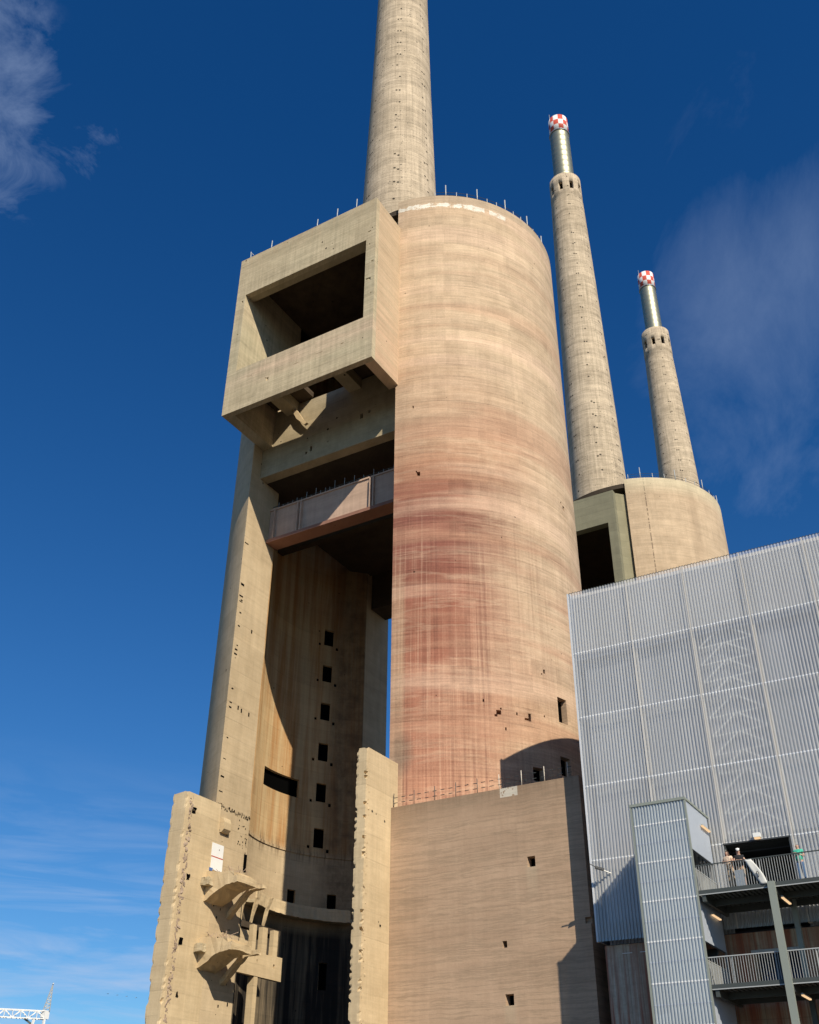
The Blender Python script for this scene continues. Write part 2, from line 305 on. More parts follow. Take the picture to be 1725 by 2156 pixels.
MAT['black'] = simple('black_opening', (.003, .003, .003), 1.0, 0, .1, 3.0, 0.0)  # sheenless black that paints the dark inside openings
MAT['beige'] = simple('beige_steel_column', (.66, .60, .50), .6)
MAT['liner2'] = simple('rear_sheet_metal', (.38, .40, .43), .5, .2, .3, .4)
MAT['strip'] = simple('pale_cover_strip', (.60, .57, .52), .5, .1)
MAT['transom'] = simple('pale_transom_metal', (.66, .67, .68), .45, .1)
MAT['liner'] = simple('blue_grey_liner', (.16, .185, .235), .6, 0, .3, .35)
MAT['backlitliner'] = simple('backlight_liner', (.50, .49, .47), .6, 0, .3, .35)  # pale colour imitating light from the roof behind the top sheets
MAT['sideclad'] = simple('pale_blue_grey_sheet', (.44, .48, .54), .4, .25)
MAT['banner'] = simple('white_cloth', (.62, .62, .58), .8)
MAT['blue'] = simple('blue_glow', (.08, .16, .38), .6); MAT['redp'] = simple('red_paint', (.5, .10, .06), .6)
MAT['deck'] = simple('steel_deck', (.10, .11, .105), .6, .3, .4, 6)
MAT['skin'] = simple('skin', (.50, .30, .21), .5, 0, .08)
MAT['hairb'] = simple('brown_hair', (.09, .045, .025), .6); MAT['hairg'] = simple('grey_hair', (.20, .19, .18), .6)
MAT['teal'] = simple('teal_cotton', (.06, .44, .30), .85); MAT['jeans'] = simple('blue_denim', (.07, .13, .24), .85)
MAT['cream'] = simple('cream_cotton', (.68, .52, .38), .85); MAT['blackc'] = simple('black_cotton', (.018, .018, .02), .85)
MAT['khaki'] = simple('patterned_cotton', (.36, .28, .20), .85, 0, .9, 12); MAT['whitec'] = simple('white_cotton', (.82, .80, .76), .8)
MAT['bird'] = simple('gull_grey', (.42, .43, .45), .8)
MAT['dgrey'] = simple('dark_grey_panel', (.05, .055, .06), .6, 0, .2)
MAT['asphalt'] = simple('packed_gravel_ground', (.085, .075, .06), .95, 0, .5, .6)
m, g = newmat('warm_lamp'); em = g.n('ShaderNodeEmission', {'Color': (1, .66, .36, 1), 'Strength': .95}); out(g, em); MAT['lamp'] = m
def clad(name, col, alpha, metal=.35, rough=.42):
    m, g = newmat(name); pos = g.n('ShaderNodeNewGeometry').outputs['Position']; sp = g.n('ShaderNodeSeparateXYZ', {0: pos})
    sheet = g.n('ShaderNodeTexWhiteNoise', {0: g.xyz(g.m('FLOOR', g.m('DIVIDE', sp.outputs[0], 1.02)), g.m('FLOOR', g.m('DIVIDE', g.m('SUBTRACT', sp.outputs[2], 10.05), 3.88)), 0)}, noise_dimensions='3D').outputs[0]
    n = g.noise(pos, .25, 4, .6); t = g.m('ADD', g.m('ADD', .84, g.m('MULTIPLY', n, .22)), g.m('MULTIPLY', sheet, .10))
    c = g.mix(1.0, col, g.n('ShaderNodeCombineColor', {0: t, 1: t, 2: t}).outputs[0], 'MULTIPLY')
    b = principled(g, c, rough, metal, None, 0, 0, .5)
    mx = g.n('ShaderNodeMixShader', {0: alpha}); g.t.links.new(g.n('ShaderNodeBsdfTransparent').outputs[0], mx.inputs[1]); g.t.links.new(b.outputs[0], mx.inputs[2])
    out(g, mx); return m
MAT['clad'] = clad('perforated_corrugated_sheet', (.70, .705, .70), .57, .25)
MAT['clad2'] = clad('stair_corrugated_sheet', (.54, .585, .60), .82)
def rusty():
    m, g = newmat('rust_run_concrete'); pos = g.n('ShaderNodeNewGeometry').outputs['Position']; sp = g.n('ShaderNodeSeparateXYZ', {0: pos})
    st = g.noise(g.xyz(g.m('MULTIPLY', sp.outputs[0], 2.2), sp.outputs[1], g.m('MULTIPLY', sp.outputs[2], .05)), 1, 6, .7)
    st2 = g.noise(g.xyz(g.m('MULTIPLY', sp.outputs[0], .45), sp.outputs[1], g.m('MULTIPLY', sp.outputs[2], .02)), 1, 2, .5)
    c = g.mix(g.mr(st2, .42, .56), (.58, .50, .38), (.42, .32, .22)); c = g.mix(g.mr(st, .42, .56, 0, .9), c, (.36, .11, .06))
    blk = g.m('LESS_THAN', g.m('FRACT', g.m('DIVIDE', sp.outputs[2], .62)), .05)
    c = g.mix(g.m('MULTIPLY', blk, g.mr(sp.outputs[2], 6.6, 6.0, .1, .5)), c, (.10, .07, .05))
    pn = g.m('LESS_THAN', g.m('FRACT', g.m('DIVIDE', sp.outputs[0], .62)), .04); c = g.mix(g.m('MULTIPLY', pn, .5), c, (.10, .07, .05))
    n = g.noise(pos, 3, 5, .7); c = g.mix(g.mr(n, .35, .7, 0, .35), c, (.14, .10, .07))
    out(g, principled(g, c, .9, 0, n, .3, .03, .2)); return m
MAT['rusty'] = rusty()

# ---------------------------------------------------------------- mesh helpers
class MB:
    def __init__(s): s.v = []; s.f = []; s.sm = []
    def add(s, vs, fs, smooth=False):
        b = len(s.v); s.v += [tuple(v) for v in vs]
        for f in fs: s.f.append([i+b for i in f]); s.sm.append(smooth)
        return s
    def box(s, x0, x1, y0, y1, z0, z1):
        vs = [(x, y, z) for z in (z0, z1) for y in (y0, y1) for x in (x0, x1)]
        return s.add(vs, [(0,2,3,1), (4,5,7,6), (0,1,5,4), (2,6,7,3), (0,4,6,2), (1,3,7,5)])
    def prism(s, poly, z0, z1):
        n = len(poly); vs = [(*p, z0) for p in poly] + [(*p, z1) for p in poly]
        return s.add(vs, [tuple(range(n))[::-1], tuple(range(n, 2*n))] + [(i, (i+1) % n, n+(i+1) % n, n+i) for i in range(n)])
    def prism_y(s, poly, y0, y1):      # polygon in XZ swept along Y
        n = len(poly); vs = [(p[0], y0, p[1]) for p in poly] + [(p[0], y1, p[1]) for p in poly]
        return s.add(vs, [tuple(range(n)), tuple(range(n, 2*n))[::-1]] + [(i, n+i, n+(i+1) % n, (i+1) % n) for i in range(n)])
    def bar(s, a, b, w, h=None):
        a, b = Vector(a), Vector(b); d = (b-a).normalized(); h = h or w
        up = Vector((0, 0, 1)) if abs(d.z) < .95 else Vector((0, 1, 0))
        u = d.cross(up).normalized()*w/2; v = d.cross(u).normalized()*h/2
        vs = [p+i*u+j*v for p in (a, b) for i, j in ((-1,-1), (1,-1), (1,1), (-1,1))]
        return s.add(vs, [(3,2,1,0), (4,5,6,7), (0,1,5,4), (1,2,6,5), (2,3,7,6), (3,0,4,7)])
    def tube(s, a, b, r, n=8, r2=None):
        a, b = Vector(a), Vector(b); d = (b-a).normalized(); r2 = r if r2 is None else r2
        up = Vector((0, 0, 1)) if abs(d.z) < .95 else Vector((0, 1, 0))
        u = d.cross(up).normalized(); v = d.cross(u).normalized()
        vs = [p+rr*(math.cos(2*math.pi*i/n)*u+math.sin(2*math.pi*i/n)*v) for p, rr in ((a, r), (b, r2)) for i in range(n)]
        return s.add(vs, [tuple(range(n))[::-1], tuple(range(n, 2*n))] + [(i, (i+1) % n, n+(i+1) % n, n+i) for i in range(n)], n > 5)
    def grid(s, P, S, Z, D, holes=(), smooth=False, closed=False):
        """wall of thickness D over breakpoints S x Z; holes = (s0,s1,z0,z1,depth); P(s,z,d) -> xyz"""
        eps = 1e-6
        def brk(L, vals):
            L = sorted(set([round(v, 6) for v in L] + [round(v, 6) for v in vals if L[0] < v < L[-1]])); return L
        S = brk(list(S), [h[i] for h in holes for i in (0, 1)]); Z = brk(list(Z), [h[i] for h in holes for i in (2, 3)])
        nS, nZ = len(S)-1, len(Z)-1
        cell = {}
        for i in range(nS):
            for j in range(nZ):
                a, b = (S[i]+S[i+1])/2, (Z[j]+Z[j+1])/2; cell[i, j] = 0.0
                for h in holes:
                    if h[0]-eps < a < h[1]+eps and h[2]-eps < b < h[3]+eps: cell[i, j] = min(h[4], D)
        idx = {}
        def V(i, j, d):
            if closed and i == nS: i = 0
            k = (i, j, round(d, 5))
            if k not in idx: idx[k] = len(s.v); s.v.append(tuple(P(S[i], Z[j], d)))
            return idx[k]
        def F(q, sm=False): s.f.append(list(q)); s.sm.append(sm)
        for (i, j), d in cell.items():
            if d < D-eps or D-d > eps: F((V(i,j,d), V(i+1,j,d), V(i+1,j+1,d), V(i,j+1,d)), smooth and d == 0)
            if d < D-eps: F((V(i,j+1,D), V(i+1,j+1,D), V(i+1,j,D), V(i,j,D)), smooth)
            # right and top neighbours
            for di, dj in ((1, 0), (0, 1)):
                ni, nj = i+di, j+dj
                if closed and ni == nS: ni = 0
                if (ni, nj) in cell:
                    e = cell[ni, nj]
                    if abs(e-d) > eps:
                        if di: a, b = (i+1, j), (i+1, j+1)
                        else: a, b = (i, j+1), (i+1, j+1)
                        F((V(*a, d), V(*b, d), V(*b, e), V(*a, e)))
        for i in range(nS):
            for j, k in ((0, 0), (nZ, nZ-1)):
                d = cell[i, k]
                if d < D: F((V(i,j,d), V(i+1,j,d), V(i+1,j,D), V(i,j,D)))
        if not closed:
            for j in range(nZ):
                for i, k in ((0, 0), (nS, nS-1)):
                    d = cell[k, j]
                    if d < D: F((V(i,j,d), V(i,j+1,d), V(i,j+1,D), V(i,j,D)))
        return s
    def build(s, name, mat, parent=None, at=None):
        org = Vector(at) if at is not None else (Vector(parent['org']) if parent is not None else Vector((0, 0, 0)))
        me = bpy.data.meshes.new(name); me.from_pydata([tuple(Vector(v)-org) for v in s.v], [], s.f)
        bm = bmesh.new(); bm.from_mesh(me); bmesh.ops.recalc_face_normals(bm, faces=bm.faces)
        bm.to_mesh(me); bm.free()
        if len(me.polygons) == len(s.sm): me.polygons.foreach_set('use_smooth', s.sm)
        me.materials.append(MAT[mat] if isinstance(mat, str) else mat)
        o = bpy.data.objects.new(name, me); C.objects.link(o)
        if parent is not None: o.parent = parent
        else: o.location = org
        o['org'] = tuple(org)
        return o
from mathutils import noise as mnoise
def rough(o, amp=.06, cuts=3, sc_=2.2, drop=0.0):
    bm = bmesh.new(); bm.from_mesh(o.data); bmesh.ops.subdivide_edges(bm, edges=bm.edges, cuts=cuts, use_grid_fill=True)
    bmesh.ops.triangulate(bm, faces=[f for f in bm.faces if len(f.verts) > 4])
    for v in bm.verts:
        p = v.co*sc_; d = mnoise.noise_vector(p)+.5*mnoise.noise_vector(p*2.7); v.co += d*amp
        if drop and mnoise.noise(p*1.3) > .1: v.co.z -= drop*mnoise.noise(p*1.3)
    bm.to_mesh(o.data); bm.free(); return o
def tag(o, label=None, cat=None, group=None, kind=None):
    for k, v in (('label', label), ('category', cat), ('group', group), ('kind', kind)):
        if v: o[k] = v
    return o
def thing(name, at, label, cat, group=None):
    o = bpy.data.objects.new(name, None); C.objects.link(o); o.location = at; o['org'] = tuple(at); o.empty_display_size = .5
    return tag(o, label, cat, group)
def lin(a, b, n): return [a+(b-a)*i/n for i in range(n+1)]
def copy_tree(o, parent=None):
    c = o.copy(); C.objects.link(c); c.parent = parent
    for ch in list(o.children): copy_tree(ch, c)
    return c

# ---------------------------------------------------------------- ground
gm = MB(); gm.add([(-4000, -4000, GZ), (4000, -4000, GZ), (4000, 4000, GZ), (-4000, 4000, GZ)], [(0, 1, 2, 3)])
tag(gm.build('ground', 'asphalt'), kind='structure')

# ---------------------------------------------------------------- towers
def arc_P(cx, cy, R0, R1, in0, in1, out0, out1, D):
    """surface at radius R0 (d=0) going to R1 (d=D); s in 0..1; angles measured from -Y, + towards +X"""
    def P(s, z, d):
        k = d/D; a = (in0+(in1-in0)*s)*(1-k)+(out0+(out1-out0)*s)*k; r = R0+(R1-R0)*k
        return (cx+r*math.sin(a), cy-r*math.cos(a), z)
    return P
def ang(cx, cy, x, y): return math.atan2(x-cx, cy-y)

def wrap(a): return a+2*math.pi if a < 0 else a
def right_shell(cx, cy, xend, holes, T=3.2, Rr=10.88):
    Ri = Rr-T
    f = lambda r: math.asin((xend-cx)/r)
    P = arc_P(cx, cy, Rr, Ri, f(Rr), math.pi-f(Rr), f(Ri), math.pi-f(Ri), T)
    mb = MB(); mb.grid(P, lin(0, 1, 170), [GZ, 10, 20, 30, 40, 50, 60, 70, 75], T, holes, False); return mb, P, f(Rr)
def s_of(cx, cy, a0, x, y):            # fraction along the right shell for a point on its face
    return (ang(cx, cy, x, y)-a0)/(math.pi-2*a0)

T1 = thing('boiler_tower', (-40.5, 66, GZ), 'nearest concrete boiler tower with reddish curved shell, projecting box and deep open slot', 'tower')
cxR, cyR = -35.4, 65.2
a0 = math.asin((-33.8-cxR)/10.88)
def shole(x0, y0, x1, y1, z0, z1, d): return (s_of(cxR, cyR, a0, x0, y0), s_of(cxR, cyR, a0, x1, y1), z0, z1, d)
def spot(x, y, z, w, h, d=.5):
    s = s_of(cxR, cyR, a0, x, y); ds = w/10.9/(math.pi-2*a0)/2; return (s-ds, s+ds, z-h/2, z+h/2, d)
hR = [spot(-24.65, 62.2, 26.85, .95, 1.8, 2.2), spot(-25.73, 59.73, 21.9, .8, .9, 1.5), spot(-24.68, 62.09, 22.9, 1.0, 1.3, 1.5),
      spot(-25.26, 60.71, 29.28, .16, .30), spot(-25.36, 60.5, 29.05, .10, .12), spot(-27.55, 57.73, 25.68, .34, .30), spot(-27.7, 57.6, 25.45, .2, .16), spot(-27.45, 57.85, 25.95, .12, .12),
      spot(-26.07, 59.44, 25.66, .20, .55), spot(-26.2, 59.3, 25.5, .42, .16), spot(-31.95, 54.89, 44.43, .28, .36), spot(-32.1, 54.85, 44.65, .12, .14), spot(-24.22, 64.8, 44.5, .3, .42), spot(-24.25, 64.4, 44.8, .16, .22),
      spot(-32.35, 54.74, 50.86, .12, .26), spot(-28.3, 57.05, 26.4, .10, .2), spot(-27.3, 58.1, 24.6, .10, .22), spot(-25.4, 60.5, 26.0, .12, .14), spot(-26.7, 58.7, 25.75, .10, .2)]
mbR, P1, _ = right_shell(cxR, cyR, -33.8, hR); mbR.build('curved_shell', 'shellR', T1)
# left shell
lx, ly, Ro, Ri = -43.3, 67.1, 13.1, 9.66
out_f = ang(lx, ly, -48.4, 67.1-math.sqrt(Ro**2-5.1**2)); in_f = ang(lx, ly, -48.4, 67.1-math.sqrt(Ri**2-5.1**2))
out_b = ang(lx, ly, -49.3, 67.1+math.sqrt(Ro**2-36)); in_b = ang(lx, ly, -49.3, 67.1+math.sqrt(Ri**2-36))
TL_ = Ro-Ri
PL = arc_P(lx, ly, Ri, Ro, in_f, in_b, out_f, out_b, TL_)
def sL(x, y): return (ang(lx, ly, x, y)-in_f)/(in_b-in_f)
hL = []
for zt in (43.7, 40.07, 36.37, 32.6, 28.98, 25.09): hL.append((sL(-51.84, 71.62), sL(-51.38, 72.40), zt-1.62, zt, 2.4))
for zt in (43.7, 40.07, 36.37, 32.6, 28.98, 25.09):      # chipped pockets at the window feet
    hL.append((sL(-52.1, 71.1), sL(-51.98, 71.3), zt-1.75, zt-1.50, .5)); hL.append((sL(-51.2, 72.62), sL(-51.05, 72.8), zt-1.95, zt-1.65, .5))
hL += [(sL(-52.86, 65.6), sL(-52.52, 69.98), 27.3, 28.85, 2.6), (sL(-51.08, 72.83), sL(-50.57, 73.46), 18.5, 19.85, 2.4), (sL(-52.64, 69.55), sL(-52.41, 70.31), 18.55, 19.8, 2.4),
       (sL(-51.3, 72.5), sL(-50.9, 73.05), 12.6, 14.6, 2.4)]
hL = [tuple(sorted(h[:2]))+h[2:] for h in hL]
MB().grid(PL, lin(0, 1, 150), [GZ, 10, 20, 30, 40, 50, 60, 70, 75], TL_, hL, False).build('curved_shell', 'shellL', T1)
for h in hL:
    if h[1]-h[0] > .012:
        dd = min(h[4], 2.0)*.16
        MB().grid(lambda s_, z_, d_: PL(s_, z_, dd+d_*.1), [h[0]+1e-4, (h[0]+h[1])/2, h[1]-1e-4] if h[1]-h[0] < .08 else lin(h[0]+1e-4, h[1]-1e-4, 10), [h[2]+.01, h[3]-.01], .1).build('dark_window_plate', 'black', T1)  # black plate set in each window to paint its dark inside
for h in hR[:3]:
    MB().grid(lambda s_, z_, d_: P1(s_, z_, .45+d_*.1), [h[0]+1e-4, h[1]-1e-4], [h[2]+.01, h[3]-.01], .1).build('dark_window_plate', 'black', T1)  # black plates painting the dark in the right shell windows
# thin groove ring and lower ring balcony on the inner wall
def ring(r0, r1, a_, b_, z0, z1, n=28):
    mb = MB(); vs = []; fs = []
    for i in range(n+1):
        a = a_+(b_-a_)*i/n
        for r, z in ((r0, z0), (r1, z0), (r1, z1), (r0, z1)): vs.append((lx+r*math.sin(a), ly-r*math.cos(a), z))
    for i in range(n):
        for k in range(4): fs.append((4*i+k, 4*i+(k+1) % 4, 4*i+4+(k+1) % 4, 4*i+4+k))
    fs += [(0, 1, 2, 3), (4*n+3, 4*n+2, 4*n+1, 4*n)]
    return mb.add(vs, fs)
ring(9.58, 9.8, in_f-.02, in_b+.03, 22.72, 22.95).build('ledge', 'shellL', T1)
bal = ring(8.55, 9.75, ang(lx, ly, -52.2, 63.4), in_b+.05, 17.55, 17.80)
rough(bal.build('ring_balcony', 'lintel', T1), .07, 2, 1.7)
par = ring(8.45, 8.6, ang(lx, ly, -51.9, 63.5), in_b+.07, 17.5, 18.45); po_ = rough(par.build('balcony_parapet', 'fin', T1), .05, 2, 2.1)
# back closing wall, roof slabs, added inner slab
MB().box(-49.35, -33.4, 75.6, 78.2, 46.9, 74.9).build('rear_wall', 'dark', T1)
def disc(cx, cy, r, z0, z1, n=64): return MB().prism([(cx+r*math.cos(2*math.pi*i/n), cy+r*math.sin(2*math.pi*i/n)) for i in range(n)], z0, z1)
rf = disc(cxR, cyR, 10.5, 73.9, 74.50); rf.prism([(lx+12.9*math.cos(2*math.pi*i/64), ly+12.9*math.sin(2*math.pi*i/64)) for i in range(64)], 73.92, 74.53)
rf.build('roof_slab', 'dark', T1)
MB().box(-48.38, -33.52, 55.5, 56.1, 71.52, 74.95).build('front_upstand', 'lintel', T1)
MB().box(-50.5, -33.55, 57.2, 75.3, 50.5, 51.1).build('inner_shade_slab', 'dark', T1)  # slab carried across the whole interior, added to keep it dark
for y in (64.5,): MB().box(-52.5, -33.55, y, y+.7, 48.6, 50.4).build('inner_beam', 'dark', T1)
# lintel wall behind and under the box
MB().grid(lambda s, z, d: (s, 56.2+d, z), lin(-48.38, -33.52, 3), [50.5, 57.2], .95,
   [(-43.3, -43.05, 51.5, 52.0, .4), (-43.75, -43.55, 51.35, 51.6, .3), (-38.3, -38.0, 53.0, 53.5, .5), (-37.5, -37.3, 53.3, 53.6, .4), (-41.5, -41.4, 51.8, 51.95, .3)]).build('lintel_wall', 'lintel', T1)
# pinkish girder below it
gi = MB(); gi.box(-48.38, -33.6, 58.0, 58.55, 45.15, 48.1); gi.build('girder', 'girder', T1)
MB().box(-48.38, -33.6, 57.72, 59.1, 44.85, 45.15).build('girder_flange', 'flange', T1)
for x in (-47.75, -45.35, -45.0, -38.15, -37.85):
    MB().box(x-.055, x+.055, 57.74, 58.0, 45.15, 48.0).build('stiffener', 'girder', T1)
MB().box(-48.38, -33.6, 57.9, 58.7, 48.1, 48.25).build('girder_flange', 'girder', T1)
# projecting box
bx = bpy.data.objects.new('projecting_box', None); C.objects.link(bx); bx.parent = T1; bx['org'] = (-40.95, 50.5, 53.4)
bx.location = Vector(bx['org'])-Vector(T1['org'])
x0, x1, yf, zb, zt_ = -48.33, -33.58, 50.5, 53.4, 71.52
MB().grid(lambda s, z, d: (s, yf+d, z), [x0, x1], [zb, zt_], .5, [(-47.34, -34.5, 57.9, 66.75, .5)]+[(x_, x_+w_, z_, z_+h_, .09) for x_, z_, w_, h_ in ((-34.35, 67.6, .3, .10), (-34.0, 67.9, .12, .12), (-34.2, 66.0, .10, .14), (-33.95, 63.9, .28, .09), (-34.4, 62.0, .35, .14), (-34.1, 61.8, .18, .30), (-33.9, 60.2, .08, .2), (-43.9, 55.3, .22, .35), (-44.05, 55.6, .12, .12), (-36.6, 56.0, .3, .06), (-41.2, 55.9, .5, .04), (-39.0, 56.0, .7, .04), (-46.0, 56.6, .5, .04), (-47.7, 65.9, .15, .25), (-47.8, 62.1, .1, .15))]).build('front_frame', 'box', bx)
MB().box(x0+.003, -47.34, yf+.5, 58.8, zb+.003, zt_-.003).build('side_wall', 'box', bx)
MB().box(-34.5, x1-.003, yf+.5, 54.6, zb+.003, zt_-.003).build('side_wall', 'boxside', bx)
MB().box(-47.34, -34.5, yf+1.1, 62, 69.3, zt_-.005).build('ceiling_slab', 'boxshade', bx)
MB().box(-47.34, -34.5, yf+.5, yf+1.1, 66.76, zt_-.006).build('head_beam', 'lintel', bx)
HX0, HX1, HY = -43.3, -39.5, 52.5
MB().box(-47.34, HX0, yf+.5, 56.2, 57.35, 57.88).build('floor_slab', 'boxshade', bx)
MB().box(HX1, -34.5, yf+.5, 56.2, 57.35, 57.88).build('floor_slab', 'boxshade', bx)
MB().box(HX0, HX1, yf+.5, HY, 57.35, 57.87).build('floor_slab', 'boxshade', bx)
MB().box(-46.0, -44.8, yf+.5, 56.2, 56.3, 57.35).build('floor_rib', 'lintel', bx)
MB().box(-39.5, -38.3, yf+.5, 56.2, 56.3, 57.35).build('floor_rib', 'lintel', bx)
MB().box(-48, -34.5, yf+.5, yf+.55, 53.45, 55.5).build('inner_upstand', 'box', bx)
# torn slab remnant hanging at the hole
MB().prism_y([(-45.3, 56.6), (-44.9, 56.6), (-43.9, 54.9), (-43.4, 54.3), (-43.7, 54.2), (-44.6, 55.2)], 55.7, 55.95).build('torn_bracket', 'fin', bx)

# flat front walls (fins)
def ragged(x0, x1, y0, y1, z0, z1, step, amp, corners):
    zs = lin(z0, z1, max(2, int((z1-z0)/step))); mb = MB(); vs = []; fs = []
    w = min(.16, (x1-x0)*.3)
    base = [(x0, y0, 1), (x0+w, y0, 0), (x1-w, y0, 0), (x1, y0, 1), (x1, y0+.2, 0), (x1, y1, 0), (x0, y1, 0), (x0, y0+.2, 0)]
    nb = len(base)
    for z in zs:
        for (x, y, c) in base:
            j = c*((random.random()**7)*amp*5+random.random()*.012)
            dx = j*(1 if x == x0 else -1)
            vs.append((x+dx, y+j*.8, z + (random.uniform(-.05, .05) if z == z1 else 0)))
    n = len(zs)
    for k in range(n-1):
        for i in range(nb): fs.append((nb*k+i, nb*k+(i+1) % nb, nb*k+nb+(i+1) % nb, nb*k+nb+i))
    fs += [tuple(range(nb))[::-1], tuple(nb*(n-1)+i for i in range(nb))]
    return mb.add(vs, fs)
ragged(-49.6, -48.37, 52.0, 55.6, GZ, 22.2, .22, .05, (0, 1)).build('front_fin', 'fin', T1)
ragged(-33.4, -32.7, 50.1, 53.7, GZ, 21.87, .13, .06, (0, 1)).build('front_fin', 'fin', T1)
# torn concrete scar up the corner of each fin, with pockets and rebar stubs
def scar(x, y, z0, z1, wdt, n, parent, seed, nrm):
    rnd = random.Random(seed); mb = MB()
    for i in range(n):
        z = z0+(z1-z0)*(i+rnd.random())/n; s = rnd.uniform(.04, wdt)
        a = Vector((x, y, z))+Vector((rnd.uniform(-.05, .02), rnd.uniform(-.16, .16), 0)) if nrm == 'x' else Vector((x+rnd.uniform(-.12, .12), y, z))
        pts = [a+Vector((rnd.uniform(-1, 1)*s*(.35 if nrm == 'x' else 1), rnd.uniform(-1, 1)*s*(1 if nrm == 'x' else .35), rnd.uniform(-1, 1)*s*1.2)) for _ in range(8)]
        bm = bmesh.new(); [bm.verts.new(p) for p in pts]
        r = bmesh.ops.convex_hull(bm, input=bm.verts); 
        ge = [e for e in r['geom_interior'] if isinstance(e, bmesh.types.BMVert)]; bmesh.ops.delete(bm, geom=ge, context='VERTS')
        bm.verts.index_update(); mb.add([v.co for v in bm.verts], [[v.index for v in f.verts] for f in bm.faces]); bm.free()
    return mb
tag(scar(-48.36, 52.55, GZ, 22.0, .19, 330, T1, 3, 'x').build('torn_edge', 'rubble', T1), kind='stuff')
tag(scar(-32.69, 50.33, GZ, 21.7, .09, 160, T1, 5, 'x').build('torn_edge', 'fin', T1), kind='stuff')
for z, y, w in ((20.9, 52.7, .34), (16.6, 52.9, .30), (12.6, 52.9, .32), (9.6, 53.2, .2), (7.1, 52.9, .22)):
    rough(MB().box(-48.42, -48.34, y, y+w, z, z+w*1.3).build('broken_pocket', 'black', T1), .07, 3, 3.5)
# surface pieces on the tall flat face left of the slot: sill block, sign, corbels
MB().prism_y([(-48.4, 20.35), (-48.4, 21.35), (-48.15, 21.35), (-48.0, 21.0), (-48.0, 20.55), (-48.2, 20.35)], 55.7, 56.45).build('beam_stub', 'fin', T1)
MB().box(-48.42, -48.36, 58.6, 58.9, 18.3, 19.5).build('wall_niche', 'black', T1)
dots = MB(); rnd = random.Random(11)
for i in range(70):
    y, z = rnd.uniform(53, 58.7), rnd.uniform(3, 21.8)
    w = rnd.choice((.04, .05, .06, .1)); dots.box(-48.42, -48.385, y, y+w, z, z+w*rnd.uniform(.8, 2.5))
for i in range(46):
    y = 55.0+i*.085; z = 22.05+rnd.uniform(-.12, .12) - (y-55)*.02; w = rnd.choice((.03, .05, .08)); dots.box(-48.42, -48.385, y, y+w, z, z+rnd.uniform(.05, .25))
for i in range(26):
    y, z = rnd.uniform(57.6, 58.8), rnd.uniform(19.8, 22.0); w = rnd.choice((.04, .07)); dots.box(-48.42, -48.385, y, y+w, z, z+w*1.5)
for y, z in ((57.0, 36.2), (56.7, 29.5), (57.6, 29.5), (56.3, 29.6)): dots.box(-48.42, -48.38, y, y+.12, z, z+.3)
for i in range(20):
    z = rnd.uniform(22, 44); dots.box(-48.42, -48.385, 55.15+rnd.uniform(0, .3), 55.6, z, z+rnd.uniform(.03, .12))
tag(dots.build('rebar_socket', 'black', T1), kind='stuff')
def corbel(dz):
    rough(MB().prism_y([(-48.38, 15.55+dz), (-48.38, 17.5+dz), (-46.0, 17.25+dz), (-46.0, 17.0+dz), (-45.62, 17.0+dz), (-45.62, 16.55+dz), (-46.1, 16.52+dz), (-46.9, 16.35+dz)], 54.8, 56.8).build('corbel', 'fin', T1), .07, 4, 1.9, .12)
    rough(MB().prism_y([(-48.38, 14.9+dz), (-48.38, 15.3+dz), (-47.1, 16.45+dz), (-46.3, 16.85+dz), (-45.5, 16.85+dz), (-45.5, 16.62+dz), (-46.5, 16.55+dz), (-47.1, 16.1+dz)], 57.3, 57.75).build('corbel_rib', 'fin', T1), .06, 3, 2.5)
    rough(MB().box(-48.38, -47.7, 54.35, 54.8, 16.5+dz, 17.0+dz).build('beam_stub', 'lintel', T1), .08, 3)
    r = random.Random(int(50+dz*10)); mb = MB()
    for i in range(26):
        x = r.uniform(-48.3, -46.2); mb.bar((x, r.uniform(54.9, 56.7), 17.3+dz), (x+r.uniform(-.12, .12), r.uniform(54.9, 56.7), 17.5+dz+r.uniform(.05, .35)), .025)
    mb.build('rebar', 'rubble', T1)
corbel(0); corbel(-4.15)
# pierced partition in the plane of the slot face
MB().grid(lambda s, z, d: (-48.42-d, s, z), [58.85, 63.9], [11.83, 17.0], .35,
   [(59.9, 60.35, 13.45, 17.0, .35), (60.75, 61.42, 13.4, 15.2, .35), (62.0, 62.72, 13.35, 15.1, .35), (63.25, 63.9, 13.4, 17.0, .35), (59.0, 60.0, 14.6, 17, .35), (60.0, 63.9, 15.1, 17.0, .35), (61.0, 61.12, 12.7, 12.9, .2), (62.9, 63.1, 12.6, 12.85, .2)]).build('pierced_partition', 'fin', T1)
MB().box(-49.0, -48.45, 60.9, 61.3, GZ, 11.8).build('inner_pier', 'fin', T1)
st_ = MB(); st_.bar((-49.3, 62.2, 8.2), (-49.3, 59.6, 5.6), .5, .6); st_.build('stair_stringer', 'fin', T1)
MB().box(-53, -49.2, 59.5, 64.5, 15.0, 15.4).build('gallery_floor', 'dark', T1)
for k in range(3):
    rough(MB().prism_y([(-51.6+.9*k, 15.6), (-51.2+.9*k, 16.9), (-50.95+.9*k, 17.5), (-51.2+.9*k, 17.5)], 62.2+.4*k, 62.5+.4*k).build('broken_strut', 'fin', T1), .06, 3)
tag(MB().box(-32.78, -32.66, 51.9, 52.0, 12, 12.1).build('bolt', 'black', T1))

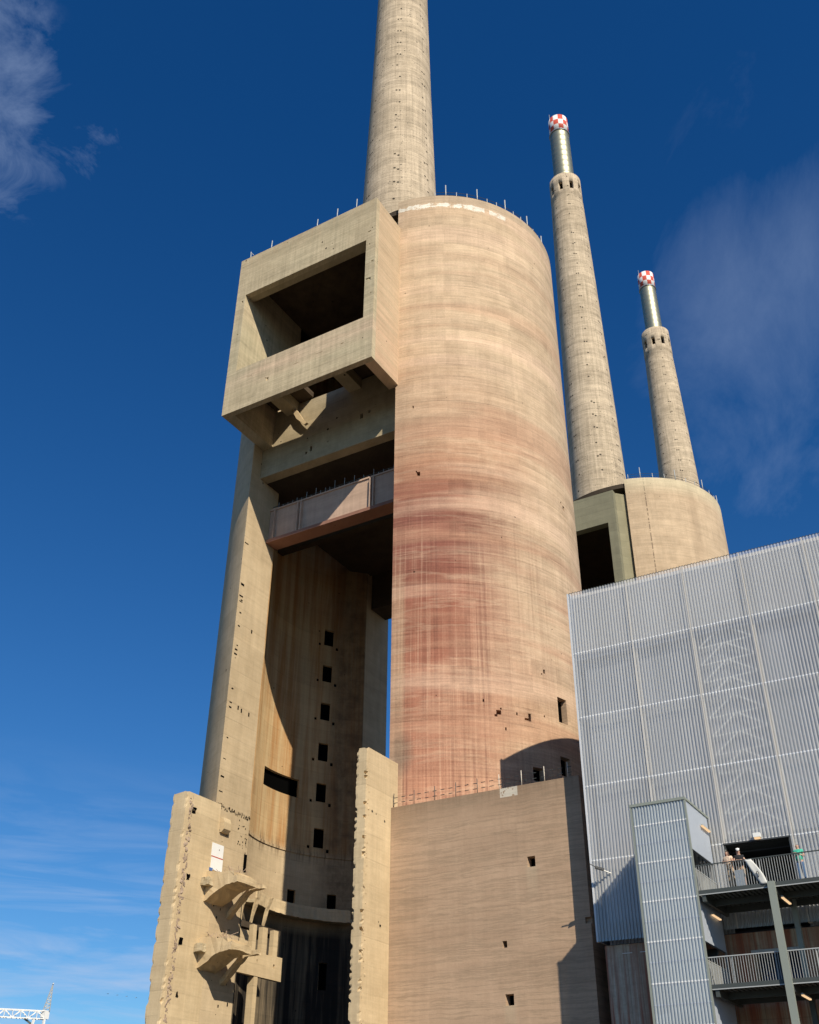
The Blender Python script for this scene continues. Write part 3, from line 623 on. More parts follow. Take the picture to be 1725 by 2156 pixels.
# white sign sheet fixed above the upper corbel
sg = thing('sign_board', (-48.36, 55.1, 17.7), 'white weathered sign board with a red line on the tower wall', 'sign')
MB().box(-48.39, -48.33, 55.08, 56.28, 18.62, 19.5).build('upper_sheet', 'white', sg)
MB().box(-48.39, -48.335, 55.12, 56.32, 17.72, 18.58).build('lower_sheet', 'white', sg)
MB().box(-48.34, -48.325, 55.1, 56.3, 18.565, 18.63).build('red_line', 'redp', sg)
MB().box(-48.39, -48.32, 55.02, 55.35, 17.62, 17.82).build('blue_edge', 'blue', sg)
MB().box(-48.34, -48.322, 55.8, 55.87, 19.1, 19.17).build('bolt', 'black', sg)

# ---------------------------------------------------------------- chimneys
def chimney(name, c, prof, mat, label, winz=None, tube=None, capz=None):
    t = thing(name, (c[0], c[1], 74.5), label, 'chimney', 'three power station chimneys')
    zs = [p[0] for p in prof]
    def rad(z):
        for (a, ra), (b, rb) in zip(prof, prof[1:]):
            if z <= b+1e-6: return ra+(rb-ra)*(z-a)/(b-a)
        return prof[-1][1]
    P = lambda s, z, d: (c[0]+(rad(z)-d)*math.sin(s), c[1]-(rad(z)-d)*math.cos(s), z)
    Z = sorted(set(zs+[z for z in range(78, int(zs[-1]), 6)]))
    holes = []
    if winz:
        for k in range(-4, 5):
            a = R(3+39.5*k); holes.append((a-.125, a+.125, winz, winz+1.9, .45))
    MB().grid(P, lin(-math.pi, math.pi, 96), Z, .45, holes, not winz or True, True).build('shaft', mat, t)
    top = zs[-1]
    disc(c[0], c[1], prof[-1][1]-.4, top-.5, top-.25).build('shaft_cover', 'dark', t)
    r, z1 = tube
    fb = MB(); 
    n = 48
    def rev(pr, name_, mt):
        vs = [(c[0]+q*math.cos(2*math.pi*i/n), c[1]+q*math.sin(2*math.pi*i/n), zz) for zz, q in pr for i in range(n)]
        fs = [(k*n+i, k*n+(i+1) % n, (k+1)*n+(i+1) % n, (k+1)*n+i) for k in range(len(pr)-1) for i in range(n)]
        mb = MB(); mb.add(vs, fs, True); return mb.build(name_, mt, t)
    pr = [(top-.4, r*1.05)]
    zz = top
    while zz < capz-.4:
        pr += [(zz, r*1.05-(zz-top)*.004), (zz+.06, r*1.065-(zz-top)*.004), (zz+.14, r*1.05-(zz-top)*.004)]; zz += 1.45
    pr += [(capz, r)]
    rev(pr, 'flue_tube', 'flue')
    rc = r*1.05
    rev([(capz-.05, r*.9), (capz, rc), (z1, rc), (z1, rc-.12), (capz+.5, rc-.14)], 'checkered_cap', cap_mat(name+'_check', c[0], c[1], capz, z1-capz))
    rev([(capz-.35, r), (capz-.33, rc+.10), (capz-.16, rc+.10), (capz-.14, r)], 'platform_ring', 'steel')
    for a in (2.5, 4.1): MB().tube((c[0]+rc*math.cos(a), c[1]+rc*math.sin(a), z1-1.5), (c[0]+rc*math.cos(a), c[1]+rc*math.sin(a), z1+1.2), .06, 6).build('lightning_rod', 'steel', t)
    return t
chimney('chimney', C1, [(74.4, 4.85), (86, 4.5), (97.5, 4.2), (115.6, 3.76), (136.5, 3.37), (155.7, 3.0)], 'ch1', 'nearest tall concrete chimney, its top cut off by the upper edge', 151.5, (1.85, 170.5), 166.4)
chimney('chimney', C2, [(74.4, 4.25), (88, 3.97), (97, 3.80), (127, 3.25), (146, 2.84), (147.2, 2.74), (147.3, 2.81), (152.4, 2.79)], 'ch2', 'middle concrete chimney with red and white chequered cap, behind the reddish shell', 148.2, (1.73, 170.2), 166.2)
chimney('chimney', C3, [(74.4, 4.3), (100, 4.1), (120, 3.72), (138, 3.3), (151.5, 2.95), (151.6, 3.02), (158.0, 2.98)], 'ch3', 'farthest and smallest concrete chimney with a chequered cap, rightmost of the three', 153.0, (1.74, 176.2), 172.0)

# ---------------------------------------------------------------- second and third towers
T2 = thing('boiler_tower', (-39, 119.5, GZ), 'second concrete boiler tower behind the metal clad hall, with a grey box and dark opening', 'tower')
mb2, _, _ = right_shell(-34.9, 118.0, -32.0, [], 3.2, 11.6); mb2.build('curved_shell', 'shell2', T2)
def plain_left(T, lx2, ly2, mt):
    Pl = arc_P(lx2, ly2, Ri, Ro, in_f, in_b, out_f, out_b, TL_); MB().grid(Pl, lin(0, 1, 60), [GZ, 40, 75], TL_, (), False).build('curved_shell', mt, T)
plain_left(T2, -43.3, 119.5, 'shell2')
r2 = disc(-34.9, 118.0, 11.4, 73.9, 74.5); r2.build('roof_slab', 'dark', T2)
MB().box(-49, -33, 127, 128, 30, 74.3).build('cross_wall', 'dark', T2)
MB().box(-50, -33.6, 108.5, 127, 73.6, 74.2).build('roof_slab', 'dark', T2)
MB().box(-47.5, -33.7, 107.6, 108.4, 72.0, 74.3).build('front_upstand', 'grey', T2)
b2 = bpy.data.objects.new('projecting_box', None); C.objects.link(b2); b2.parent = T2; b2['org'] = (-40.5, 105.0, 46)
b2.location = Vector(b2['org'])-Vector(T2['org'])
MB().grid(lambda s, z, d: (s, 105.4+d, z), [-48.0, -33.2], [44, 73.0], .8, [(-47, -34.25, 48, 68.5, .8)]).build('front_frame', 'grey', b2)
MB().prism([(-34.25, 106.2), (-33.2, 106.2), (-31.98, 107.5), (-31.98, 109.5), (-34.25, 109.5)], 44.01, 72.98).build('side_wall', 'greyside', b2)
MB().box(-48.0, -47.0, 106.2, 111, 44.01, 72.98).build('side_wall', 'grey', b2)
MB().box(-47.0, -34.3, 106.2, 107.5, 69.2, 72.9).build('ceiling_slab', 'grey', b2)
T3 = thing('boiler_tower', (-40, 172.5, GZ), 'third concrete boiler tower, hidden behind the second tower under the farthest chimney', 'tower')
mb3, _, _ = right_shell(-36.0, 172.0, -33.0, [], 3.2, 11.6); mb3.build('curved_shell', 'shell2', T3); plain_left(T3, -43.6, 172.5, 'shell2'); disc(-38, 172.5, 12.4, 73.9, 74.5).build('roof_slab', 'dark', T3)

# ---------------------------------------------------------------- roof edge railings and rods
def rim_rail(cx, cy, zr, a_, b_, step, label, rr=12.85):
    mid = (a_+b_)/2
    t = thing('roof_railing', (cx+rr*math.sin(mid), cy-rr*math.cos(mid), zr), label, 'railing')
    n = int((b_-a_)*rr/step); pts = [(cx+rr*math.sin(a_+(b_-a_)*i/n), cy-rr*math.cos(a_+(b_-a_)*i/n)) for i in range(n+1)]
    rl = MB()
    for i, p in enumerate(pts):
        tall = (i % 3 == 1)
        MB().tube((*p, zr), (*p, zr+(1.75 if tall else .85)), .055 if tall else .04, 6).build('post', 'greyrail' if tall else 'greyrail', t)
        if i < n:
            for h in (.45, .8): rl.tube((*p, zr+h), (*pts[i+1], zr+h), .022, 5)
    rl.build('rail', 'darksteel', t)
rim_rail(-35.4, 65.2, 74.95, .46, 1.75, .95, 'thin steel railing with tall rods around the rim of the nearest tower', 10.6)
rim_rail(-34.9, 118.0, 74.95, .30, 1.65, 1.5, 'thin steel railing with rods around the rim of the second tower', 11.4)
for x, h, lb in ((-47.55, 1.15, 'short bent steel rod at the left end of the box roof edge'), (-45.2, 1.3, 'thin steel rod on the box roof edge, second from its left end'), (-40.1, 1.25, 'thin steel rod at the middle of the box roof edge'),
              (-37.95, 1.4, 'thin steel rod on the box roof edge, second from the near chimney'), (-35.9, 1.45, 'thin steel rod on the box roof edge closest to the near chimney')):
    mb = MB().tube((x, 50.8, 71.5), (x+(.05 if h > 1.2 else -.05), 50.8, 71.5+h), .045, 6)
    if h < 1.2: mb.tube((x, 50.8, 72.5), (x+.35, 50.8, 72.0), .03, 5)
    tag(mb.build('steel_rod', 'greyrail', at=(x, 50.8, 71.5)), lb, 'rod', 'steel rods along the box roof')
# rods standing on the girder in the slot
gr = thing('girder_railing', (-41, 58.1, 48.25), 'dark row of thin rebar rods standing on the pinkish girder in the slot', 'railing')
rl = MB()
for i in range(30):
    x = -48.1+i*.48; h = random.uniform(.35, 1.0) if i % 2 else random.uniform(.2, .5)
    MB().tube((x, 58.1, 48.25), (x+random.uniform(-.04, .04), 58.1, 48.25+h), .022, 5).build('rod', 'greyrail', gr)
rl.tube((-48.2, 58.1, 48.55), (-33.8, 58.1, 48.55), .03, 5).build('rail', 'darksteel', gr)
# ---------------------------------------------------------------- low front block
AXR = -20.55
AN = thing('front_block', (-27.0, 52.94, GZ), 'plain brown concrete block with three small square openings, below the reddish shell', 'building')
AY = 52.94
MB().grid(lambda s, z, d: (s, AY+d, z), lin(-32.69, AXR, 2), [GZ, 18.95], 1.6,
   [(-23.93, -23.45, 14.39, 14.95, 1.4), (-25.62, -25.35, 10.43, 10.77, 1.4), (-25.58, -25.09, 7.64, 8.18, 1.4), (AXR-.3, AXR, 11.2, 11.5, .2)]).build('front_wall', 'annex', AN)
for a_ in ((-23.93, -23.45, 14.39, 14.95), (-25.62, -25.35, 10.43, 10.77), (-25.58, -25.09, 7.64, 8.18)):
    MB().box(a_[0]+.01, a_[1]-.01, AY+.55, AY+.6, a_[2]+.01, a_[3]-.01).build('dark_opening_plate', 'black', AN)  # black plate standing for the darkness inside the opening
MB().box(AXR-1, AXR-.002, AY+1.6, AY+3.2, GZ, 18.94).build('side_wall', 'annex', AN)
MB().box(-32.7, AXR-1, AY+1.6, AY+2.2, 18.4, 18.93).build('roof_slab', 'annex', AN)
RL = thing('parapet_railing', (-27.0, 53.1, 18.95), 'light steel railing along the top edge of the brown front block', 'railing')
for i in range(9):
    x = -32.6+i*1.42
    MB().tube((x, 53.1, 18.95), (x, 53.1, 19.85), .024, 6).build('post', 'beige' if i > 4 else 'darksteel', RL)
for h in (.30, .62): 
    mb = MB()
    for i in range(22):
        x = -32.6+i*.54; mb.tube((x, 53.1, 18.95+h), (x+.26, 53.1, 18.95+h), .022, 5)
    mb.build('rail', 'darksteel', RL)

# ---------------------------------------------------------------- metal clad hall
YAW = R(1.29); U = Vector((math.cos(YAW), math.sin(YAW), 0)); N = Vector((-U.y, U.x, 0)); F0 = Vector((-19.78, 51.8, 0))
def FP(u, off, z): return F0+U*u+N*off+Vector((0, 0, z))
def corr(mb, P, u0, u1, z0, z1, per, dep, off=0.0):
    n = int((u1-u0)/per); vs = []; fs = []
    prof = ((0, 0), (.30, 0), (.5, 1), (.80, 1))
    pts = []
    for i in range(n):
        for a, b in prof: pts.append((u0+(i+a)*per, off-b*dep))
    pts.append((min(u0+n*per, u1), off))
    for u, o in pts: vs += [tuple(P(u, o, z0)), tuple(P(u, o, z1))]
    for i in range(len(pts)-1): fs.append((2*i, 2*i+2, 2*i+3, 2*i+1))
    return mb.add(vs, fs)
HALL = thing('clad_hall', tuple(FP(10, 0, GZ)), 'large hall clad in silvery grey corrugated metal sheets at the right', 'building')
LEN, ZB, ZT = 27.0, 10.05, 29.5
D0, D1, DZ0, DZ1 = 6.87, 9.86, 11.0, 13.88                   # doorway to the upper walkway
for u in (3.53, 6.87, 10.1, 13.5, 16.85, 20.2, 23.5):
    for z0_, z1_ in (((ZB, ZT),) if not D0-.1 < u < D1+.1 else ((DZ1, ZT), (ZB, DZ0))): 
        vs = [FP(uu, oo, z) for z in (z0_, z1_) for oo in (-.075, .0) for uu in (u-.032, u+.032)]
        MB().add(vs, [(0,2,3,1), (4,5,7,6), (0,1,5,4), (2,6,7,3), (0,4,6,2), (1,3,7,5)]).build('cover_strip', 'strip', HALL)
cl = MB()
P = lambda u, o, z: FP(u, o, z)
PER = .171
def nn(u): return round(u/PER)*PER
a, b = nn(D0), nn(D1)
tr = [ZB, 13.95, 17.83, 21.71, 25.6, ZT]
corr(cl, P, 0, LEN, DZ1, ZT, PER, .07); corr(cl, P, 0, a, ZB, DZ1, PER, .07); corr(cl, P, b, LEN, ZB, DZ1, PER, .07); corr(cl, P, a, b, ZB, DZ0, PER, .07)
cl.build('corrugated_cladding', 'clad', HALL)
for z in tr[1:-1]:
    mb = MB(); segs = [(0, LEN)] if z > DZ1+.2 else [(0, LEN)]
    for s0, s1 in segs: corr(mb, P, s0, s1, z-.035, z+.035, PER, .07, -.008)
    mb.build('sheet_overlap', 'transom', HALL)
mb = MB(); 
for s0, s1 in ((0, LEN),): corr(mb, P, s0, s1, ZB-.02, ZB+.12, PER, .07, -.01)
mb.build('drip_edge', 'steel', HALL)
def hallbox(name, mat, u0, u1, o0, o1, z0, z1):
    vs = [FP(u, o, z) for z in (z0, z1) for o in (o0, o1) for u in (u0, u1)]
    return MB().add(vs, [(0,2,3,1), (4,5,7,6), (0,1,5,4), (2,6,7,3), (0,4,6,2), (1,3,7,5)]).build(name, mat, HALL)
def hallwall(name, mat, u0, u1, o0, th, z0, z1, holes):
    return MB().grid(lambda s, z, d: tuple(FP(s, o0+d, z)), [u0, u1], [z0, z1], th, holes).build(name, mat, HALL)
# inner liner wall (what shows through the perforated sheet), roof and flank
hallwall('inner_wall', 'liner', .35, LEN, 1.5, .3, ZB-.2, 25.6, [(D0-.2, D1+.2, 10.9, 13.9, .3)])
mb = MB()
for u0_, u1_, z0_, z1_ in ((.35, LEN, DZ1+.1, 25.6), (.35, a-.1, ZB-.1, DZ1+.1), (b+.1, LEN, ZB-.1, DZ1+.1)): corr(mb, P, u0_, u1_, z0_, z1_, .183, .07, .62)
mb.build('rear_corrugated_sheet', 'liner2', HALL)
hallbox('backlight_screen', 'backlitliner', .12, LEN, .22, .30, 25.601, ZT-.04)  # added pale backing, paints the top row as lit from behind
hallbox('side_cladding', 'sideclad', 0.0, .06, .02, 24, ZB-.02, ZT)
hallbox('roof_slab', 'liner', .07, LEN, .14, 24, 25.2, 25.5)
hallbox('rear_block', 'dark', .3, LEN, 6.0, 24, GZ, 25.19)
for z in (27.0, 28.4): hallbox('screen_girt', 'white', .1, LEN, .302, .42, z, z+.12)
hallbox('hall_floor', 'darksteel', .3, LEN, .1, 6.0, 10.2, 10.9)
hallbox('recess_back_wall', 'dgrey', D0-1, D1+1.5, 3.6, 3.9, 10.9, 14.6)
hallbox('recess_ceiling', 'dgrey', D0-1, D1+1.5, .1, 3.6, 13.95, 14.2)
for u in (3.53, 6.87, 10.1, 13.5, 16.85, 20.2, 23.5):
    hallbox('column', 'beige', u-.09, u+.09, .2, .40, 13.95 if 6 < u < 10 else ZB, 25.2)
hallbox('column', 'beige', D1+.02, D1+.2, .08, .28, 10.9, 13.95); hallbox('column', 'beige', D0-.2, D0-.02, .08, .28, 10.9, 13.95)
for z in tr[1:-1]: hallbox('girt', 'transom', .1, LEN, .13, .19, z-.07, z+.07)
# stair scaffold seen faintly through the sheets
br = MB(); z = 15.2; k = 0
while z < 26:
    a_, b_ = (7.1, 8.35), (8.35, 9.75)
    br.bar(FP(7.05, .32, z-.7), FP(8.45, .32, z+.35), .085); br.bar(FP(8.45, .32, z+.35), FP(9.9, .32, z-.55), .085); br.bar(FP(7.05, .34, z-.72), FP(9.9, .34, z-.6), .07)
    z += 1.0
br.build('inner_bracing', 'white', HALL)
# edge trims
hallbox('corner_trim', 'transom', -.09, .0, -.07, .12, ZB-.03, ZT+.02)
mb = MB(); corr(mb, P, 0, LEN, ZT, ZT+.04, PER, .07, -.008); mb.build('top_trim', 'darksteel', HALL)
hallbox('door_frame', 'dgrey', a-.06, b+.06, -.08, 1.5, 13.88, 13.95)
hallbox('door_frame', 'dgrey', a-.07, a, -.06, 1.5, 11.0, 13.879); hallbox('door_frame', 'dgrey', b, b+.07, -.06, 1.5, 11.0, 13.879)
# old concrete wall below the cladding
hallwall('base_wall', 'rusty', .12, LEN, .45, .5, GZ, ZB-.15, [(7.36, 9.45, 7.12, 9.0, .5), (13.0, 15.0, 7.12, 9.0, .5)])
hallbox('door_frame', 'greyrail', 7.2, 9.6, .40, .449, 9.0, 9.12); hallbox('door_frame', 'steel', 9.45, 9.6, .40, .449, 7.12, 8.999)
hallbox('base_floor', 'darksteel', .3, LEN, .96, 5.9, 6.9, 7.1)
hallbox('blue_glow_wall', 'blue', 7.0, 11, 3.0, 3.2, 7.1, 10.1)  # blue colour stands for the bluish glow inside the doorway
for u, w in ((1.0, .5), (1.9, .55), (2.9, .35)): hallbox('wall_clip', 'white', u, u+w, .42, .449, 9.47, 9.50)

# floodlight on a bracket, at the left of the cladding
fl = thing('floodlight', tuple(FP(.75, -.05, 13.2)), 'small dark floodlight on a bracket at the lower left of the metal cladding', 'light')
MB().bar(FP(.98, -.02, 13.22), FP(.72, -.55, 13.3), .05).build('bracket', 'white', fl)
hv = MB().bar(FP(.78, -.5, 13.32), FP(.42, -.75, 13.42), .16, .11); hv.build('lamp_head', 'dgrey', fl)
MB().bar(FP(.42, -.75, 13.45), FP(.2, -.9, 13.58), .05, .03).build('visor', 'dgrey', fl)

# ---------------------------------------------------------------- stair tower
ST = thing('stair_tower', (-14.8, 50, GZ), 'narrow blue-grey corrugated metal stair tower standing in front of the clad hall', 'stair tower')
SX0, SX1, SY0, SY1, SZ = -16.13, -13.5, 48.09, 51.75, 15.2
PF = lambda u, o, z: Vector((SX0+u, SY0+o, z))
PS = lambda u, o, z: Vector((SX0+o, SY1-u, z))
wdt = SX1-SX0; per2 = wdt/18
mb = MB(); corr(mb, PF, 0, wdt, GZ, SZ, per2, .05); mb.build('front_cladding', 'clad2', ST)
mb = MB(); corr(mb, PS, 0, SY1-SY0, GZ, SZ, (SY1-SY0)/24, .05); mb.build('side_cladding', 'clad2', ST)
zz = 14.26
k = 0
while zz > GZ+.5:
    mb = MB(); corr(mb, PF, 0, wdt, zz-(.03 if k % 2 == 0 else .018), zz+(.03 if k % 2 == 0 else .018), per2, .05, -.012)
    mb.build('sheet_overlap', 'transom' if k % 2 == 0 else 'sideclad', ST); zz -= .862; k += 1
MB().box(SX0+.05, SX1-.05, SY0+.30, SY0+.35, GZ, SZ-.3).build('inner_lining', 'liner', ST)
mb = MB(); corr(mb, PF, .05, wdt-.05, GZ, SZ-.3, per2*1.13, .05, .24); mb.build('rear_corrugated_sheet', 'liner2', ST)
MB().box(SX0+.2, SX0+.3, SY0+.36, SY1, GZ, SZ-.3).build('inner_lining', 'liner', ST)
MB().box(SX0-.07, SX1+.03, SY0-.08, SY0-.0, SZ-.03, SZ+.10).build('roof_edge', 'post', ST)
MB().box(SX1-.02, SX1+.04, SY0+.003, SY1, SZ-.02, SZ+.09).build('roof_edge', 'post', ST)
MB().box(SX0, SX1-.03, SY0+.01, SY1, SZ-.12, SZ-.03).build('roof_sheet', 'darksteel', ST)
MB().box(SX1-.05, SX1+.03, SY0-.06, SY0+.05, GZ, SZ-.04).build('corner_trim', 'post', ST)
MB().box(SX0-.06, SX0+.02, SY0-.06, SY0+.0, GZ, SZ-.04).build('corner_trim', 'post', ST)
for i, (z0, z1) in enumerate(((12.95, 15.15), (8.97, 10.85), (5.05, 6.95), (1.1, 3.0))):
    mb = MB(); Pn = lambda u, o, z: Vector((SX1-o*.0+o, SY0+.06+u, z)); corr(mb, lambda u, o, z: Vector((SX1-.02-o, SY0+.06+u, z)), 0, SY1-SY0-.1, z0, z1, .19, .018)
    mb.build('side_panel', 'sideclad', ST)
    MB().box(SX1-.14, SX1-.05, SY0+.06, SY1, z0, z1).build('panel_lining', 'liner', ST)
for z in (10.95, 7.05, 3.1):
    MB().box(SX0+.3, SX1-.05, SY0+.36, SY1-.05, z-.15, z).build('landing', 'darksteel', ST)
    MB().bar((SX0+.9, SY0+.9, z), (SX0+.9, SY1-.9, z-1.95), .9, .14).build('stair_flight', 'darksteel', ST)
    MB().bar((SX0+2.0, SY1-.9, z-1.95), (SX0+2.0, SY0+.9, z-3.8), .9, .14).build('stair_flight', 'darksteel', ST)
    gm = MB()
    for i in range(30): gm.box(SX1-.04, SX1-.02, SY0+.15+i*.115, SY0+.165+i*.115, z+.05, z+1.1)
    gm.box(SX1-.045, SX1-.015, SY0+.1, SY1-.1, z+1.1, z+1.14); gm.build('landing_guard', 'greyrail', ST)
MB().box(SX1-.12, SX1-.04, SY1-.12, SY1-.04, GZ, SZ-.1).build('corner_post', 'steel', ST)

# ---------------------------------------------------------------- walkways
def walkway(z, label, xr=1.5):
    t = thing('walkway', (-8, 48.1, z), label, 'walkway')
    X0 = SX1+.05; y0, y1 = 48.09, 51.75
    # folded steel deck: underside ribs show
    n = int((xr-X0)/.22); vs = []; fs = []
    mb = MB()
    for i in range(n):
        xa = X0+i*.22; mb.box(xa, xa+.11, y0+.06, y1, z-.13, z-.05)
    mb.box(X0, xr, y0+.05, y1, z-.05, z); mb.build('deck', 'deck', t)
    MB().box(X0, xr, y0, y0+.05, z-.17, z+.02).build('edge_beam', 'darksteel', t)
    for x in (X0+.2, -10.14, -6.6, -3.1): MB().box(x-.08, x+.08, y0+.05, y1, z-.46, z-.131).build('cross_beam', 'darksteel', t)
    for y in (49.6, 51.3): MB().box(X0, xr, y-.06, y+.06, z-.40, z-.132).build('long_beam', 'darksteel', t)
    gmb = MB(); m_ = int((xr-X0)/.112)
    for i in range(m_): gmb.box(X0+.04+i*.112, X0+.058+i*.112, y0+.015, y0+.033, z-.15, z+1.08)
    gmb.build('guard_bars', 'greyrail', t)
    MB().box(X0, xr, y0+.0, y0+.05, z+1.08, z+1.12).build('top_rail', 'darksteel' if z > 9 else 'greyrail', t)
    MB().box(X0, xr, y0-.003, y0+.012, z-.19, z-.15).build('drip_edge', 'greyrail', t)
    for x in (-12.45, -10.6, -8.9, -5.5, -3.5): MB().box(x-.02, x+.02, y0+.055, y0+.095, z, z+1.08).build('guard_post', 'greyrail', t)
    return t
WU = walkway(11.02, 'upper steel walkway with thin vertical guard bars where three people stand')
WL = walkway(7.14, 'lower steel walkway with vertical guard bars beneath the upper one')
MB().box(-10.36, -10.06, 47.90, 48.08, GZ, 11.05).build('front_post', 'post', WU)
MB().box(-10.15, -9.93, 51.0, 51.25, 7.14, 10.88).build('rear_post', 'post', WU)
MB().box(-10.15, -9.93, 51.0, 51.25, GZ, 7.0).build('rear_post', 'darksteel', WL)
# backing plate and banner behind the guard
tag(MB().box(-11.75, -11.35, 48.22, 48.3, 11.04, 11.75).build('grey_panel', 'steel', at=(-11.55, 48.26, 11.04)), 'small grey metal sheet leaning on the guard at the feet of the two leaning people', 'panel')
bn = MB(); nb = 14; vs = []; fs = []
for i in range(nb+1):
    for j in range(5):
        t_ = i/nb; x = -11.22+.55*t_+.075*j*(1+.3*math.sin(3*t_)); vs.append((x, 48.06-.02*math.sin(6*t_+j), 12.1-1.1*t_+.012*math.sin(8*t_+2*j)))
for i in range(nb):
    for j in range(4): fs.append((5*i+j, 5*i+j+1, 5*i+6+j, 5*i+5+j))
bn.add(vs, fs, True); BN = thing('banner', (-11.0, 48.06, 11.1), 'white cloth banner with a dark ring mark, hanging slantwise over the upper guard', 'banner')
bo = bn.build('cloth', 'banner', BN); sm_ = bo.modifiers.new('thick', 'SOLIDIFY'); sm_.thickness = .012
mk = MB(); 
for i in range(12):
    a1, a2 = 2*math.pi*i/12, 2*math.pi*(i+1)/12
    p = lambda a: (-10.72+.055*math.sin(a), 48.02, 11.42+.13*math.cos(a)-.0*math.sin(a))
    mk.bar(p(a1), p(a2), .02)
mk.build('ring_mark', 'blackc', BN)

# ---------------------------------------------------------------- lamps
def strip(name, a_, b_, label, nseg=4):
    a_, b_ = Vector(a_), Vector(b_); mid = (a_+b_)/2; t = thing(name, tuple(mid), label, 'lamp', 'lit strip lamps'); d = (b_-a_)
    off = Vector((-.0, 0, .05))
    MB().bar(a_+off, b_+off, .09, .06).build('housing', 'greyrail', t)
    for i in range(nseg):
        p0 = a_+d*((i+.1)/nseg); p1 = a_+d*((i+.9)/nseg); MB().bar(p0, p1, .10, .05).build('tube', 'lamp', t)
strip('strip_lamp', (SX1+.09, 50.1, 14.45), (SX1+.09, 51.4, 14.45), 'lit strip lamp on the upper side panel of the stair tower')
strip('strip_lamp', (SX1+.09, 49.7, 10.3), (SX1+.09, 51.0, 10.3), 'lit strip lamp on the second side panel of the stair tower, below the upper walkway')
strip('strip_lamp', (-10.0, 48.7, 10.5), (-10.0, 50.2, 10.5), 'lit strip lamp under the upper walkway beside the sage post')
strip('strip_lamp', (-9.9, 48.7, 6.6), (-9.9, 50.2, 6.6), 'lit strip lamp under the lower walkway beside the sage post')
wl = thing('wall_lamp', tuple(FP(8.45, -.2, 14.0)), 'square white wall lamp above the dark doorway of the upper walkway', 'lamp')
ub = [FP(8.36, -.32, 13.98), FP(8.64, -.32, 13.98)]
MB().bar(FP(8.33, -.2, 14.1), FP(8.66, -.2, 14.1), .25, .2).build('housing', 'white', wl)
MB().bar(FP(8.36, -.2, 13.96), FP(8.63, -.2, 13.96), .2, .05).build('diffuser', 'lamp', wl)

# ---------------------------------------------------------------- people
def skin_mesh(name, chains, mat, parent, root=0):
    """chains: list of lists of (point, radius); the first chain is the trunk, others start near it"""
    bmj = bmesh.new()
    groups = chains if isinstance(chains[0][0][0], (list, tuple)) and isinstance(chains[0][0][0][0], (list, tuple)) else [chains]
    for grp in groups:
        pts, rad, edges, key = [], [], [], {}
        for ch in grp:
            prev = None
            for p, r in ch:
                k = tuple(round(c, 4) for c in p)
                if k not in key: key[k] = len(pts); pts.append(k); rad.append(r)
                if prev is not None and prev != key[k]: edges.append((prev, key[k]))
                prev = key[k]
        me = bpy.data.meshes.new('tmp'); me.from_pydata(pts, edges, []); o = bpy.data.objects.new('tmp', me); C.objects.link(o)
        o.modifiers.new('s', 'SKIN'); ss = o.modifiers.new('u', 'SUBSURF'); ss.levels = 1
        for i, sv in enumerate(me.skin_vertices[0].data): sv.radius = (rad[i], rad[i]); sv.use_root = (i == 0)
        bpy.context.view_layer.update(); dg = bpy.context.evaluated_depsgraph_get(); ev = o.evaluated_get(dg); m2 = bpy.data.meshes.new_from_object(ev)
        bmj.from_mesh(m2); bpy.data.objects.remove(o); bpy.data.meshes.remove(me); bpy.data.meshes.remove(m2)
    me = bpy.data.meshes.new(name); bmj.to_mesh(me); bmj.free()
    me.polygons.foreach_set('use_smooth', [True]*len(me.polygons)); me.materials.append(MAT[mat])
    o = bpy.data.objects.new(name, me); C.objects.link(o); o.parent = parent; return o
